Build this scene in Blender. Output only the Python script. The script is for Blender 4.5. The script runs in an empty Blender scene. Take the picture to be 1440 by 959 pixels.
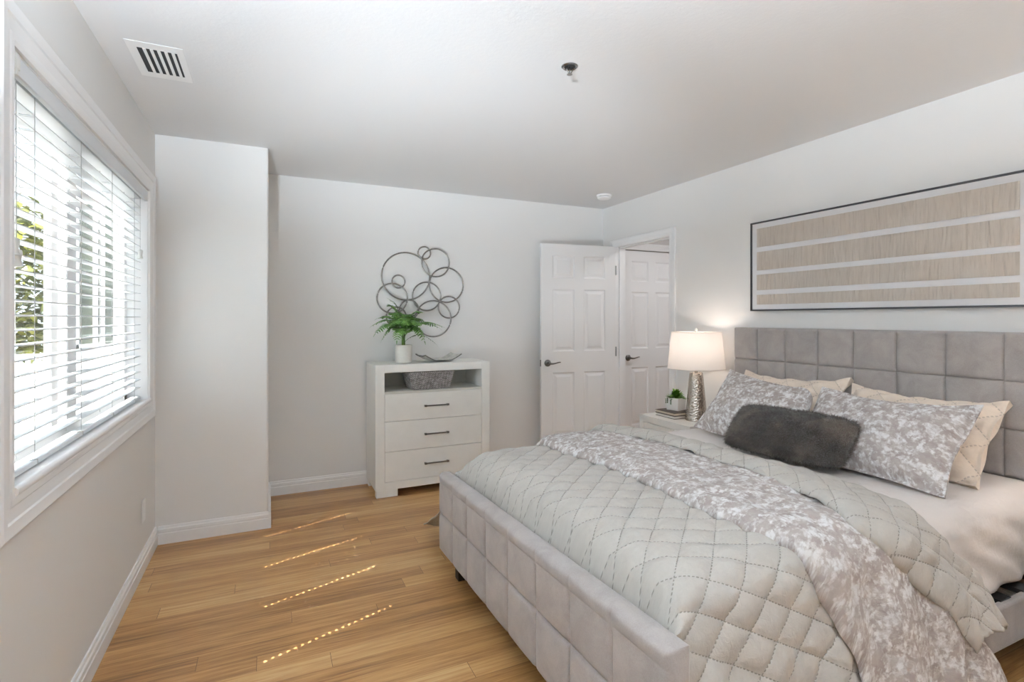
import bpy, math, random
from mathutils import Vector, Matrix, noise as mnoise

PI = math.pi
rnd = random.Random(7)
scene = bpy.context.scene
COL = scene.collection

# ------------------------------------------------------------------ camera
CAM_H = 1.344
YAW = math.radians(24.93)
cam_d = bpy.data.cameras.new('camera')
cam = bpy.data.objects.new('camera', cam_d)
COL.objects.link(cam)
cam.location = (0, 0, CAM_H)
cam.rotation_euler = (PI / 2, 0, -YAW)
cam_d.sensor_width = 36.0
cam_d.lens = 737.0 / 1440.0 * 36.0
cam_d.shift_x = 0.0
cam_d.shift_y = -(479.5 - 448.0) / 1440.0
cam_d.clip_start = 0.02
scene.camera = cam

# ------------------------------------------------------------------ light
SKY_STRENGTH = 1.75
SUN_STRENGTH = 12.0
LAMP_POWER = 1.15
CEIL_FILL_POWER = 2.0
UPLIGHT_FILL_POWER = 158.0
SPOT_FILL_POWER = 118.0
HALL_POWER = 4.6
vs = scene.view_settings
vs.view_transform = 'Standard'
vs.look = 'None'
vs.gamma = 1.0
vs.use_curve_mapping = False
vs.exposure = 1.12
scene.display_settings.display_device = 'sRGB'

world = bpy.data.worlds.new('world')
scene.world = world
world.use_nodes = True
bg = world.node_tree.nodes['Background']
bg.inputs['Color'].default_value = (0.80, 0.91, 1.0, 1)
bg.inputs['Strength'].default_value = SKY_STRENGTH

sun_d = bpy.data.lights.new('sun', 'SUN')
sun_d.energy = SUN_STRENGTH
sun_d.angle = math.radians(0.22)
sun_d.color = (1.0, 0.93, 0.84)
sun = bpy.data.objects.new('sun', sun_d)
COL.objects.link(sun)
sun.rotation_euler = Vector((0.645, 0.23, -1.0)).to_track_quat('-Z', 'Y').to_euler()

def portal(name, loc, direction, sx, sy):
    d = bpy.data.lights.new(name, 'AREA')
    d.shape = 'RECTANGLE'; d.size = sx; d.size_y = sy
    d.cycles.is_portal = True
    o = bpy.data.objects.new(name, d)
    COL.objects.link(o)
    o.location = loc
    o.rotation_euler = Vector(direction).to_track_quat('-Z', 'Z').to_euler()
    return o

portal('window_sky_portal', (-0.79, 2.65, 1.48), (1, 0, 0), 1.72, 1.18)
try:
    scene.cycles.use_light_tree = False
    scene.cycles.max_bounces = 14
    scene.cycles.diffuse_bounces = 8
    scene.cycles.transparent_max_bounces = 16
    scene.cycles.sample_clamp_indirect = 8.0
except Exception:
    pass

# ------------------------------------------------------------------ helpers
class MB:
    def __init__(self):
        self.v = []; self.f = []; self.uv = {}

    def add(self, vs_, fs, uvs=None):
        b = len(self.v)
        self.v += [tuple(p) for p in vs_]
        for f in fs:
            self.f.append(tuple(i + b for i in f))
        if uvs:
            for i, q in enumerate(uvs):
                self.uv[b + i] = q
        return b

    def box(self, x0, x1, y0, y1, z0, z1):
        if x0 > x1: x0, x1 = x1, x0
        if y0 > y1: y0, y1 = y1, y0
        if z0 > z1: z0, z1 = z1, z0
        self.add([(x0, y0, z0), (x1, y0, z0), (x1, y1, z0), (x0, y1, z0), (x0, y0, z1), (x1, y0, z1), (x1, y1, z1), (x0, y1, z1)],
                 [(0, 3, 2, 1), (4, 5, 6, 7), (0, 1, 5, 4), (1, 2, 6, 5), (2, 3, 7, 6), (3, 0, 4, 7)])
        return self

    def tube(self, pts, r, n=8, caps=True, closed=False):
        pts = [Vector(p) for p in pts]
        m = len(pts)
        rs = r if isinstance(r, (list, tuple)) else [r] * m
        rings = []
        up = Vector((0, 0, 1))
        for i, p in enumerate(pts):
            if closed:
                d = pts[(i + 1) % m] - pts[i - 1]
            else:
                d = pts[min(i + 1, m - 1)] - pts[max(i - 1, 0)]
            d.normalize()
            a = up if abs(d.z) < 0.95 else Vector((1, 0, 0))
            if i and not closed:
                a = prev
            s = d.cross(a)
            if s.length < 1e-6:
                s = d.orthogonal()
            s.normalize()
            t = s.cross(d).normalized()
            prev = t
            rings.append([p + (s * math.cos(2 * PI * k / n) + t * math.sin(2 * PI * k / n)) * rs[i] for k in range(n)])
        vs_ = [q for ring in rings for q in ring]
        fs = []
        for i in range(m if closed else m - 1):
            j = (i + 1) % m
            for k in range(n):
                l = (k + 1) % n
                fs.append((i * n + k, i * n + l, j * n + l, j * n + k))
        if caps and not closed:
            fs.append(tuple(range(n - 1, -1, -1)))
            fs.append(tuple((m - 1) * n + k for k in range(n)))
        self.add(vs_, fs)
        return self

    def lathe(self, prof, c=(0, 0, 0), n=32, cap0=True, cap1=True):
        vs_ = []
        for (r, z) in prof:
            for k in range(n):
                a = 2 * PI * k / n
                vs_.append((c[0] + r * math.cos(a), c[1] + r * math.sin(a), c[2] + z))
        fs = []
        m = len(prof)
        for i in range(m - 1):
            for k in range(n):
                l = (k + 1) % n
                fs.append((i * n + k, i * n + l, (i + 1) * n + l, (i + 1) * n + k))
        if cap0: fs.append(tuple(range(n - 1, -1, -1)))
        if cap1: fs.append(tuple((m - 1) * n + k for k in range(n)))
        self.add(vs_, fs)
        return self

    def grid(self, fn, nu, nv, uvfn=None):
        vs_, uvs = [], []
        for i in range(nu + 1):
            for j in range(nv + 1):
                vs_.append(fn(i / nu, j / nv))
                if uvfn: uvs.append(uvfn(i / nu, j / nv))
        fs = []
        for i in range(nu):
            for j in range(nv):
                a = i * (nv + 1) + j
                fs.append((a, a + nv + 1, a + nv + 2, a + 1))
        self.add(vs_, fs, uvs if uvfn else None)
        return self

    def prism(self, poly, mapf, d0, d1):
        n = len(poly)
        vs_ = [mapf(p[0], p[1], d0) for p in poly] + [mapf(p[0], p[1], d1) for p in poly]
        fs = [tuple(range(n - 1, -1, -1)), tuple(range(n, 2 * n))]
        for i in range(n):
            j = (i + 1) % n
            fs.append((i, j, n + j, n + i))
        self.add(vs_, fs)
        return self


def wloc(p):
    v = Vector((0, 0, 0))
    while p is not None:
        v += p.location
        p = p.parent
    return v


def link_mesh(name, mb, mat, parent=None, origin=None, world=True, smooth=True, angle=35, bevel=0.0, segs=2):
    """one mesh object; vertices given in world space (parent unrotated) or parent-local when world=False"""
    me = bpy.data.meshes.new(name)
    o = bpy.data.objects.new(name, me)
    off = Vector((0, 0, 0))
    if parent is not None:
        if world: off = wloc(parent)
        o.parent = parent
    elif origin is not None:
        off = Vector(origin)
        o.location = origin
    me.from_pydata([tuple(Vector(v) - off) for v in mb.v], [], mb.f)
    if mb.uv:
        l = me.uv_layers.new(name='UVMap')
        for lp in me.loops:
            l.data[lp.index].uv = mb.uv.get(lp.vertex_index, (0, 0))
    me.materials.append(mat)
    me.update()
    import bmesh
    bm = bmesh.new(); bm.from_mesh(me)
    bmesh.ops.recalc_face_normals(bm, faces=bm.faces)
    bm.to_mesh(me); bm.free()
    if smooth:
        me.polygons.foreach_set('use_smooth', [True] * len(me.polygons))
        me.set_sharp_from_angle(angle=math.radians(angle))
    COL.objects.link(o)
    if bevel > 0:
        b = o.modifiers.new('bevel', 'BEVEL')
        b.width = bevel; b.segments = segs; b.limit_method = 'ANGLE'; b.angle_limit = math.radians(40)
    return o


def thing(name, label, cat, loc, group=None, rotz=0.0):
    o = bpy.data.objects.new(name, None)
    o.empty_display_size = 0.05
    COL.objects.link(o)
    o.location = loc
    o.rotation_euler = (0, 0, rotz)
    return tag(o, label, cat, group)


def tag(o, label=None, cat=None, group=None, kind=None):
    if label: o['label'] = label
    if cat: o['category'] = cat
    if group: o['group'] = group
    if kind: o['kind'] = kind
    return o


def struct(name, mb, mat, **k):
    o = link_mesh(name, mb, mat, **k)
    if o.parent is None: o['kind'] = 'structure'
    return o


def copy_tree(o, parent=None):
    c = o.copy()
    COL.objects.link(c)
    c.parent = parent
    for ch in list(o.children):
        copy_tree(ch, c)
    return c

# ------------------------------------------------------------------ materials
def new_mat(name):
    m = bpy.data.materials.new(name)
    m.use_nodes = True
    nt = m.node_tree
    return m, nt, nt.nodes['Principled BSDF']


def N(nt, t, **kw):
    n = nt.nodes.new(t)
    for k, v in kw.items():
        setattr(n, k, v)
    return n


def L(nt, a, b):
    nt.links.new(a, b)


def math_node(nt, op, a, b=None, clamp=False):
    n = N(nt, 'ShaderNodeMath', operation=op, use_clamp=clamp)
    for i, x in enumerate((a, b)):
        if x is None: continue
        if isinstance(x, (int, float)): n.inputs[i].default_value = x
        else: L(nt, x, n.inputs[i])
    return n.outputs[0]


def c4(c):
    return (c[0], c[1], c[2], 1.0)


def ramp(nt, fac, stops):
    r = N(nt, 'ShaderNodeValToRGB')
    els = r.color_ramp.elements
    while len(els) < len(stops): els.new(0.5)
    for e, (p, c) in zip(els, stops):
        e.position = p; e.color = c4(c)
    L(nt, fac, r.inputs[0])
    return r.outputs[0]


def tex_noise(nt, vec, scale, detail=4, rough=0.5, dist=0.0):
    n = N(nt, 'ShaderNodeTexNoise')
    n.inputs['Scale'].default_value = scale
    n.inputs['Detail'].default_value = detail
    n.inputs['Roughness'].default_value = rough
    n.inputs['Distortion'].default_value = dist
    if vec is not None: L(nt, vec, n.inputs['Vector'])
    return n


def mapping(nt, vec, scale=(1, 1, 1), rot=(0, 0, 0)):
    n = N(nt, 'ShaderNodeMapping')
    n.inputs['Scale'].default_value = scale
    n.inputs['Rotation'].default_value = rot
    L(nt, vec, n.inputs['Vector'])
    return n.outputs[0]


def bump(nt, bsdf, h, strength=0.2, dist=0.01, prev=None):
    b = N(nt, 'ShaderNodeBump')
    b.inputs['Strength'].default_value = strength
    b.inputs['Distance'].default_value = dist
    L(nt, h, b.inputs['Height'])
    if prev is not None: L(nt, prev, b.inputs['Normal'])
    L(nt, b.outputs[0], bsdf.inputs['Normal'])
    return b.outputs[0]


def simple(name, col, rough=0.5, metal=0.0, nscale=0.0, namt=0.0, bscale=0.0, bstr=0.0, bdist=0.005, sheen=0.0, spec=0.5, coat=0.0):
    m, nt, b = new_mat(name)
    b.inputs['Base Color'].default_value = c4(col)
    b.inputs['Roughness'].default_value = rough
    b.inputs['Metallic'].default_value = metal
    b.inputs['Specular IOR Level'].default_value = spec
    if sheen:
        b.inputs['Sheen Weight'].default_value = sheen
        b.inputs['Sheen Roughness'].default_value = 0.4
    if coat: b.inputs['Coat Weight'].default_value = coat
    tc = N(nt, 'ShaderNodeTexCoord')
    if namt:
        n = tex_noise(nt, tc.outputs['Object'], nscale, 5, 0.6)
        lo = [max(0, c * (1 - namt)) for c in col]; hi = [min(1, c * (1 + namt)) for c in col]
        L(nt, ramp(nt, n.outputs['Fac'], [(0.3, lo), (0.7, hi)]), b.inputs['Base Color'])
    if bstr:
        n = tex_noise(nt, tc.outputs['Object'], bscale, 3, 0.6)
        bump(nt, b, n.outputs['Fac'], bstr, bdist)
    return m

M = {}
M['wall'] = simple('wall_paint', (0.80, 0.795, 0.785), 0.75, bscale=90, bstr=0.10, bdist=0.004, spec=0.25)
M['ceiling'] = simple('ceiling_paint', (0.78, 0.78, 0.785), 0.8, bscale=60, bstr=0.16, bdist=0.005, spec=0.2)
M['trim'] = simple('white_trim_paint', (0.87, 0.87, 0.875), 0.38)
M['door'] = simple('white_door_paint', (0.86, 0.855, 0.855), 0.42, bscale=40, bstr=0.02)
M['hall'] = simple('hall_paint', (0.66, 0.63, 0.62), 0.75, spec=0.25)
M['dresser'] = simple('cream_painted_wood', (0.86, 0.86, 0.83), 0.4, nscale=12, namt=0.02, bscale=60, bstr=0.02)
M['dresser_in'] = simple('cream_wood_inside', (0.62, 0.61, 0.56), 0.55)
M['blind'] = simple('white_blind', (0.70, 0.72, 0.74), 0.4)
M['cord'] = simple('blind_cord', (0.42, 0.42, 0.42), 0.7)
M['tassel'] = simple('white_tassel', (0.72, 0.72, 0.69), 0.5)
M['steel'] = simple('dark_nickel', (0.20, 0.19, 0.18), 0.3, metal=0.9)
M['chrome'] = simple('bright_steel', (0.5, 0.5, 0.5), 0.25, metal=1.0)
M['black'] = simple('black_plastic', (0.02, 0.02, 0.02), 0.5)
M['darkduct'] = simple('dark_duct', (0.035, 0.037, 0.04), 0.7)
M['leg'] = simple('dark_wood_leg', (0.018, 0.013, 0.010), 0.4)
M['plate'] = simple('white_plastic', (0.90, 0.90, 0.90), 0.35)
M['ceramic'] = simple('cream_ceramic', (0.70, 0.68, 0.63), 0.18, nscale=60, namt=0.03)
M['stoneware'] = simple('tray_stoneware', (0.56, 0.54, 0.49), 0.4, nscale=25, namt=0.25)
M['rim'] = simple('dark_tray_rim', (0.12, 0.11, 0.10), 0.5)
M['soil'] = simple('dark_soil', (0.03, 0.02, 0.015), 0.9)
M['stem'] = simple('dark_stem', (0.06, 0.045, 0.03), 0.7)
M['artmetal'] = simple('brushed_grey_metal', (0.30, 0.285, 0.265), 0.42, metal=0.85, nscale=40, namt=0.3)
M['frame'] = simple('black_picture_frame', (0.035, 0.035, 0.04), 0.35)
M['mat'] = simple('white_mat_board', (0.76, 0.76, 0.775), 0.7)
M['pages'] = simple('book_pages', (0.66, 0.58, 0.47), 0.8, nscale=20, namt=0.06)
M['pagesw'] = simple('pale_book_pages', (0.74, 0.70, 0.65), 0.8)
M['cover'] = simple('brown_book_cover', (0.075, 0.055, 0.045), 0.5)
M['pot'] = simple('white_pot', (0.78, 0.76, 0.74), 0.35)
M['nightstand'] = simple('white_nightstand', (0.76, 0.74, 0.70), 0.35)
M['ground'] = simple('pale_patio', (0.30, 0.29, 0.28), 0.9, nscale=6, namt=0.08)
M['housewall'] = simple('white_house_wall', (0.52, 0.51, 0.52), 0.8)
M['railing'] = simple('grey_white_railing', (0.62, 0.61, 0.62), 0.6)
M['bark'] = simple('tree_bark', (0.10, 0.07, 0.05), 0.9)
M['white_sheet'] = simple('white_cotton', (0.71, 0.675, 0.655), 0.85, bscale=16, bstr=0.45, bdist=0.014, sheen=0.1)


def leaf_mat(name, c0, c1, scale=30):
    m, nt, b = new_mat(name)
    tc = N(nt, 'ShaderNodeTexCoord')
    n = tex_noise(nt, tc.outputs['Object'], scale, 2)
    L(nt, ramp(nt, n.outputs['Fac'], [(0.35, c0), (0.65, c1)]), b.inputs['Base Color'])
    b.inputs['Roughness'].default_value = 0.5
    b.inputs['Subsurface Weight'].default_value = 0.0
    return m

M['fern'] = leaf_mat('fern_green', (0.06, 0.17, 0.025), (0.20, 0.39, 0.085), 40)
M['fern2'] = leaf_mat('fern_dark_green', (0.05, 0.09, 0.035), (0.10, 0.17, 0.06), 40)
M['succ'] = leaf_mat('succulent_green', (0.035, 0.14, 0.012), (0.22, 0.42, 0.05), 60)
M['tree'] = leaf_mat('olive_tree_leaf', (0.10, 0.115, 0.010), (0.27, 0.28, 0.03), 5)


def floor_mat():
    m, nt, b = new_mat('bamboo_floor')
    tc = N(nt, 'ShaderNodeTexCoord')
    sh = N(nt, 'ShaderNodeVectorMath', operation='ADD'); sh.inputs[1].default_value = (20.3, 20.05, 0)
    L(nt, tc.outputs['Object'], sh.inputs[0])
    vec = sh.outputs[0]
    PW, PL = 0.096, 1.35
    sep = N(nt, 'ShaderNodeSeparateXYZ'); L(nt, vec, sep.inputs[0])
    yr = math_node(nt, 'DIVIDE', sep.outputs[1], PW)
    row = math_node(nt, 'FLOOR', yr)
    wn = N(nt, 'ShaderNodeTexWhiteNoise', noise_dimensions='1D'); L(nt, row, wn.inputs['W'])
    xr = math_node(nt, 'ADD', math_node(nt, 'DIVIDE', sep.outputs[0], PL), math_node(nt, 'MULTIPLY', wn.outputs['Value'], 7.0))
    colm = math_node(nt, 'FLOOR', xr)
    cid = N(nt, 'ShaderNodeCombineXYZ'); L(nt, row, cid.inputs[0]); L(nt, colm, cid.inputs[1])
    wn2 = N(nt, 'ShaderNodeTexWhiteNoise', noise_dimensions='2D'); L(nt, cid.outputs[0], wn2.inputs['Vector'])
    plank = wn2.outputs['Value']
    ge = math_node(nt, 'LESS_THAN', math_node(nt, 'MULTIPLY', math_node(nt, 'PINGPONG', yr, 0.5), PW), 0.0007)
    gx = math_node(nt, 'LESS_THAN', math_node(nt, 'MULTIPLY', math_node(nt, 'PINGPONG', xr, 0.5), PL), 0.0009)
    groove = math_node(nt, 'MAXIMUM', math_node(nt, 'MULTIPLY', ge, 0.55), gx)
    comb = N(nt, 'ShaderNodeCombineXYZ')
    L(nt, math_node(nt, 'ADD', sep.outputs[0], math_node(nt, 'MULTIPLY', plank, 37.0)), comb.inputs[0])
    L(nt, math_node(nt, 'ADD', sep.outputs[1], math_node(nt, 'MULTIPLY', plank, 11.0)), comb.inputs[1])
    g1 = tex_noise(nt, mapping(nt, comb.outputs[0], (2.2, 70, 1)), 1.0, 5, 0.62, 0.3)
    g2 = tex_noise(nt, mapping(nt, comb.outputs[0], (9, 210, 1)), 1.0, 3, 0.6)
    g3 = tex_noise(nt, mapping(nt, comb.outputs[0], (1.1, 12, 1)), 1.0, 3, 0.5)
    mix = math_node(nt, 'ADD', math_node(nt, 'MULTIPLY', g1.outputs['Fac'], 0.50), math_node(nt, 'MULTIPLY', g2.outputs['Fac'], 0.22))
    mix = math_node(nt, 'ADD', mix, math_node(nt, 'MULTIPLY', g3.outputs['Fac'], 0.28))
    mix = math_node(nt, 'ADD', mix, math_node(nt, 'MULTIPLY', math_node(nt, 'SUBTRACT', plank, 0.5), 0.18))
    col = ramp(nt, mix, [(0.30, (0.17, 0.078, 0.026)), (0.43, (0.345, 0.175, 0.062)), (0.55, (0.50, 0.285, 0.112)), (0.72, (0.63, 0.43, 0.215))])
    mx = N(nt, 'ShaderNodeMix', data_type='RGBA')
    L(nt, groove, mx.inputs['Factor'])
    L(nt, col, mx.inputs['A'])
    mx.inputs['B'].default_value = (0.10, 0.05, 0.02, 1)
    L(nt, mx.outputs['Result'], b.inputs['Base Color'])
    b.inputs['Roughness'].default_value = 0.33
    b.inputs['Specular IOR Level'].default_value = 0.45
    bump(nt, b, math_node(nt, 'SUBTRACT', mix, math_node(nt, 'MULTIPLY', groove, 1.5)), 0.10, 0.002)
    return m

M['floor'] = floor_mat()


def fabric(name, col, mottling=0.14, scale=9, rough=0.9, sheen=0.3):
    m, nt, b = new_mat(name)
    tc = N(nt, 'ShaderNodeTexCoord')
    n = tex_noise(nt, tc.outputs['Object'], scale, 6, 0.65, 0.6)
    n2 = tex_noise(nt, tc.outputs['Object'], 260, 2, 0.5)
    f = math_node(nt, 'ADD', math_node(nt, 'MULTIPLY', n.outputs['Fac'], 0.7), math_node(nt, 'MULTIPLY', n2.outputs['Fac'], 0.3))
    lo = [c * (1 - mottling) for c in col]; hi = [c * (1 + mottling) for c in col]
    L(nt, ramp(nt, f, [(0.35, lo), (0.65, hi)]), b.inputs['Base Color'])
    b.inputs['Roughness'].default_value = rough
    b.inputs['Sheen Weight'].default_value = sheen
    b.inputs['Sheen Roughness'].default_value = 0.5
    b.inputs['Specular IOR Level'].default_value = 0.2
    bump(nt, b, n2.outputs['Fac'], 0.15, 0.002)
    return m

M['velvet'] = fabric('grey_velvet', (0.365, 0.332, 0.316))
QPX, QPY = 0.163, 0.111
QTH = math.radians(7.6)


def quilt_mat(name, col, px=QPX, py=QPY, stitch=0.62):
    m, nt, b = new_mat(name)
    uv = N(nt, 'ShaderNodeUVMap')
    sep = N(nt, 'ShaderNodeSeparateXYZ'); L(nt, uv.outputs[0], sep.inputs[0])
    su = math_node(nt, 'DIVIDE', sep.outputs[0], px)
    sv = math_node(nt, 'DIVIDE', sep.outputs[1], py)
    a = math_node(nt, 'ADD', su, sv); c = math_node(nt, 'SUBTRACT', su, sv)
    def line(p, q):
        d = math_node(nt, 'PINGPONG', p, 0.5)
        on = math_node(nt, 'LESS_THAN', d, 0.020)
        dash = math_node(nt, 'LESS_THAN', math_node(nt, 'FRACT', math_node(nt, 'MULTIPLY', q, 8.0)), 0.58)
        return math_node(nt, 'MULTIPLY', on, dash), d
    l1, d1 = line(a, c); l2, d2 = line(c, a)
    st = math_node(nt, 'MAXIMUM', l1, l2)
    n = tex_noise(nt, uv.outputs[0], 40, 5, 0.6)
    base = ramp(nt, n.outputs['Fac'], [(0.3, [x * 0.95 for x in col]), (0.7, [min(1, x * 1.04) for x in col])])
    mx = N(nt, 'ShaderNodeMix', data_type='RGBA')
    L(nt, math_node(nt, 'MULTIPLY', st, stitch), mx.inputs['Factor'])
    L(nt, base, mx.inputs['A'])
    mx.inputs['B'].default_value = (0.16, 0.145, 0.125, 1)
    L(nt, mx.outputs['Result'], b.inputs['Base Color'])
    b.inputs['Roughness'].default_value = 0.85
    b.inputs['Sheen Weight'].default_value = 0.15
    b.inputs['Specular IOR Level'].default_value = 0.2
    near = math_node(nt, 'MINIMUM', d1, d2)
    grv = math_node(nt, 'POWER', math_node(nt, 'MULTIPLY', near, 2.0), 0.4)
    w = tex_noise(nt, mapping(nt, uv.outputs[0], (60, 60, 1)), 1.0, 4, 0.6, 1.2)
    h = math_node(nt, 'ADD', math_node(nt, 'MULTIPLY', grv, 0.8), math_node(nt, 'MULTIPLY', w.outputs['Fac'], 0.45))
    h = math_node(nt, 'SUBTRACT', h, math_node(nt, 'MULTIPLY', st, 0.25))
    bump(nt, b, h, 0.5, 0.012)
    return m

M['quilt'] = quilt_mat('beige_quilted_cotton', (0.485, 0.46, 0.425))
M['sham'] = quilt_mat('cream_quilted_cotton', (0.80, 0.70, 0.60), 0.16, 0.15, 0.35)


def floral_mat(name):
    m, nt, b = new_mat(name)
    uv = N(nt, 'ShaderNodeUVMap')
    wob = tex_noise(nt, uv.outputs[0], 60, 3, 0.6)
    add = N(nt, 'ShaderNodeMix', data_type='RGBA', blend_type='LINEAR_LIGHT')
    add.inputs['Factor'].default_value = 0.014
    L(nt, uv.outputs[0], add.inputs['A']); L(nt, wob.outputs['Color'], add.inputs['B'])
    vec = add.outputs['Result']
    def vor(scale):
        v = N(nt, 'ShaderNodeTexVoronoi', feature='SMOOTH_F1'); v.inputs['Scale'].default_value = scale
        v.inputs['Smoothness'].default_value = 0.15; v.inputs['Randomness'].default_value = 0.9
        L(nt, vec, v.inputs['Vector']); return v.outputs['Distance']
    n1 = tex_noise(nt, vec, 23, 3, 0.55)             # blossom clusters
    n2 = tex_noise(nt, vec, 24, 4, 0.6)              # ground tone
    n3 = tex_noise(nt, vec, 72, 5, 0.6)
    f = math_node(nt, 'ADD', math_node(nt, 'MULTIPLY', n1.outputs['Fac'], 1.1), math_node(nt, 'MULTIPLY', math_node(nt, 'SUBTRACT', 0.5, vor(58)), 0.34))
    f = math_node(nt, 'ADD', f, math_node(nt, 'MULTIPLY', math_node(nt, 'SUBTRACT', n3.outputs['Fac'], 0.5), 0.75))
    wht = math_node(nt, 'MULTIPLY', math_node(nt, 'SUBTRACT', f, 0.465), 3.6, True)
    ground_c = ramp(nt, n2.outputs['Fac'], [(0.30, (0.30, 0.255, 0.235)), (0.5, (0.385, 0.335, 0.315)), (0.7, (0.46, 0.42, 0.40))])
    mxf = N(nt, 'ShaderNodeMix', data_type='RGBA')
    L(nt, wht, mxf.inputs['Factor']); L(nt, ground_c, mxf.inputs['A']); mxf.inputs['B'].default_value = (0.74, 0.735, 0.735, 1)
    col = mxf.outputs['Result']
    L(nt, col, b.inputs['Base Color'])
    b.inputs['Roughness'].default_value = 0.85
    b.inputs['Sheen Weight'].default_value = 0.1
    b.inputs['Specular IOR Level'].default_value = 0.2
    w = tex_noise(nt, mapping(nt, uv.outputs[0], (10, 26, 1)), 1.0, 4, 0.55, 1.0)
    bump(nt, b, w.outputs['Fac'], 0.35, 0.02)
    return m

M['floral'] = floral_mat('floral_greige_cotton')


def fur_mat():
    m, nt, b = new_mat('brown_fur')
    tc = N(nt, 'ShaderNodeTexCoord')
    n = tex_noise(nt, tc.outputs['Object'], 8, 5, 0.6, 0.5)
    L(nt, ramp(nt, n.outputs['Fac'], [(0.36, (0.020, 0.0135, 0.009)), (0.50, (0.042, 0.029, 0.021)), (0.62, (0.12, 0.088, 0.066))]), b.inputs['Base Color'])
    b.inputs['Roughness'].default_value = 0.8
    b.inputs['Sheen Weight'].default_value = 0.5
    b.inputs['Specular IOR Level'].default_value = 0.25
    w = tex_noise(nt, tc.outputs['Object'], 160, 3, 0.6, 2.0)
    bump(nt, b, w.outputs['Fac'], 0.5, 0.006)
    return m

M['fur'] = fur_mat()


def hammered():
    m, nt, b = new_mat('hammered_nickel')
    b.inputs['Base Color'].default_value = (0.50, 0.45, 0.40, 1)
    b.inputs['Metallic'].default_value = 1.0
    b.inputs['Roughness'].default_value = 0.24
    tc = N(nt, 'ShaderNodeTexCoord')
    v = N(nt, 'ShaderNodeTexVoronoi'); v.inputs['Scale'].default_value = 85
    L(nt, tc.outputs['Object'], v.inputs['Vector'])
    bump(nt, b, v.outputs['Distance'], 0.55, 0.006)
    return m

M['hammered'] = hammered()


def shade_mat():
    m = bpy.data.materials.new('lamp_shade_linen'); m.use_nodes = True
    nt = m.node_tree; nt.nodes.clear()
    out = N(nt, 'ShaderNodeOutputMaterial')
    d = N(nt, 'ShaderNodeBsdfDiffuse'); d.inputs['Color'].default_value = (0.84, 0.80, 0.76, 1)
    t = N(nt, 'ShaderNodeBsdfTranslucent'); t.inputs['Color'].default_value = (0.82, 0.78, 0.76, 1)
    mx = N(nt, 'ShaderNodeMixShader'); mx.inputs[0].default_value = 0.34
    L(nt, d.outputs[0], mx.inputs[1]); L(nt, t.outputs[0], mx.inputs[2]); L(nt, mx.outputs[0], out.inputs[0])
    return m

M['shade'] = shade_mat()


def emit_mat(name, col, s):
    m, nt, b = new_mat(name)
    b.inputs['Base Color'].default_value = c4(col)
    b.inputs['Emission Color'].default_value = c4(col)
    b.inputs['Emission Strength'].default_value = s
    return m

M['bulb'] = emit_mat('lit_bulb', (1.0, 0.86, 0.72), 4.0)
M['diffuser'] = emit_mat('lit_diffuser', (1.0, 0.96, 0.92), 3.0)


def glass_mat():
    m = bpy.data.materials.new('clear_glass'); m.use_nodes = True
    nt = m.node_tree; nt.nodes.clear()
    out = N(nt, 'ShaderNodeOutputMaterial')
    t = N(nt, 'ShaderNodeBsdfTransparent'); t.inputs['Color'].default_value = (0.97, 0.985, 0.98, 1)
    g = N(nt, 'ShaderNodeBsdfGlossy'); g.inputs['Roughness'].default_value = 0.02
    lw = N(nt, 'ShaderNodeLayerWeight'); lw.inputs['Blend'].default_value = 0.5
    mx = N(nt, 'ShaderNodeMixShader')
    fac = math_node(nt, 'ADD', 0.03, math_node(nt, 'MULTIPLY', math_node(nt, 'POWER', lw.outputs['Facing'], 5.0), 0.5))
    L(nt, fac, mx.inputs[0])
    L(nt, t.outputs[0], mx.inputs[1]); L(nt, g.outputs[0], mx.inputs[2]); L(nt, mx.outputs[0], out.inputs[0])
    return m

M['glass'] = glass_mat()
M['darkpane'] = simple('dark_house_pane', (0.08, 0.09, 0.065), 0.12, nscale=4, namt=0.5)


def strip_mat():
    m, nt, b = new_mat('gathered_beige_paper')
    tc = N(nt, 'ShaderNodeTexCoord')
    w = tex_noise(nt, mapping(nt, tc.outputs['Object'], (1, 85, 6)), 1.0, 4, 0.6, 0.8)
    L(nt, ramp(nt, w.outputs['Fac'], [(0.30, (0.42, 0.37, 0.325)), (0.46, (0.51, 0.455, 0.40)), (0.68, (0.55, 0.50, 0.445))]), b.inputs['Base Color'])
    b.inputs['Roughness'].default_value = 0.8
    bump(nt, b, w.outputs['Fac'], 0.5, 0.006)
    return m

M['strip'] = strip_mat()


def basket_mat():
    m, nt, b = new_mat('grey_woven_wicker')
    tc = N(nt, 'ShaderNodeTexCoord')
    sp_ = N(nt, 'ShaderNodeSeparateXYZ'); L(nt, tc.outputs['Object'], sp_.inputs[0])
    sx_ = math_node(nt, 'SINE', math_node(nt, 'MULTIPLY', math_node(nt, 'ADD', sp_.outputs[0], sp_.outputs[1]), 380.0))
    sz_ = math_node(nt, 'SINE', math_node(nt, 'MULTIPLY', sp_.outputs[2], 430.0))
    n = tex_noise(nt, tc.outputs['Object'], 45, 3, 0.6)
    f = math_node(nt, 'ADD', math_node(nt, 'MULTIPLY', math_node(nt, 'MULTIPLY', sx_, sz_), 0.22), n.outputs['Fac'])
    L(nt, ramp(nt, f, [(0.25, (0.15, 0.135, 0.13)), (0.5, (0.30, 0.28, 0.27)), (0.78, (0.50, 0.475, 0.46))]), b.inputs['Base Color'])
    b.inputs['Roughness'].default_value = 0.75
    return m

M['basket'] = basket_mat()

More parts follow.
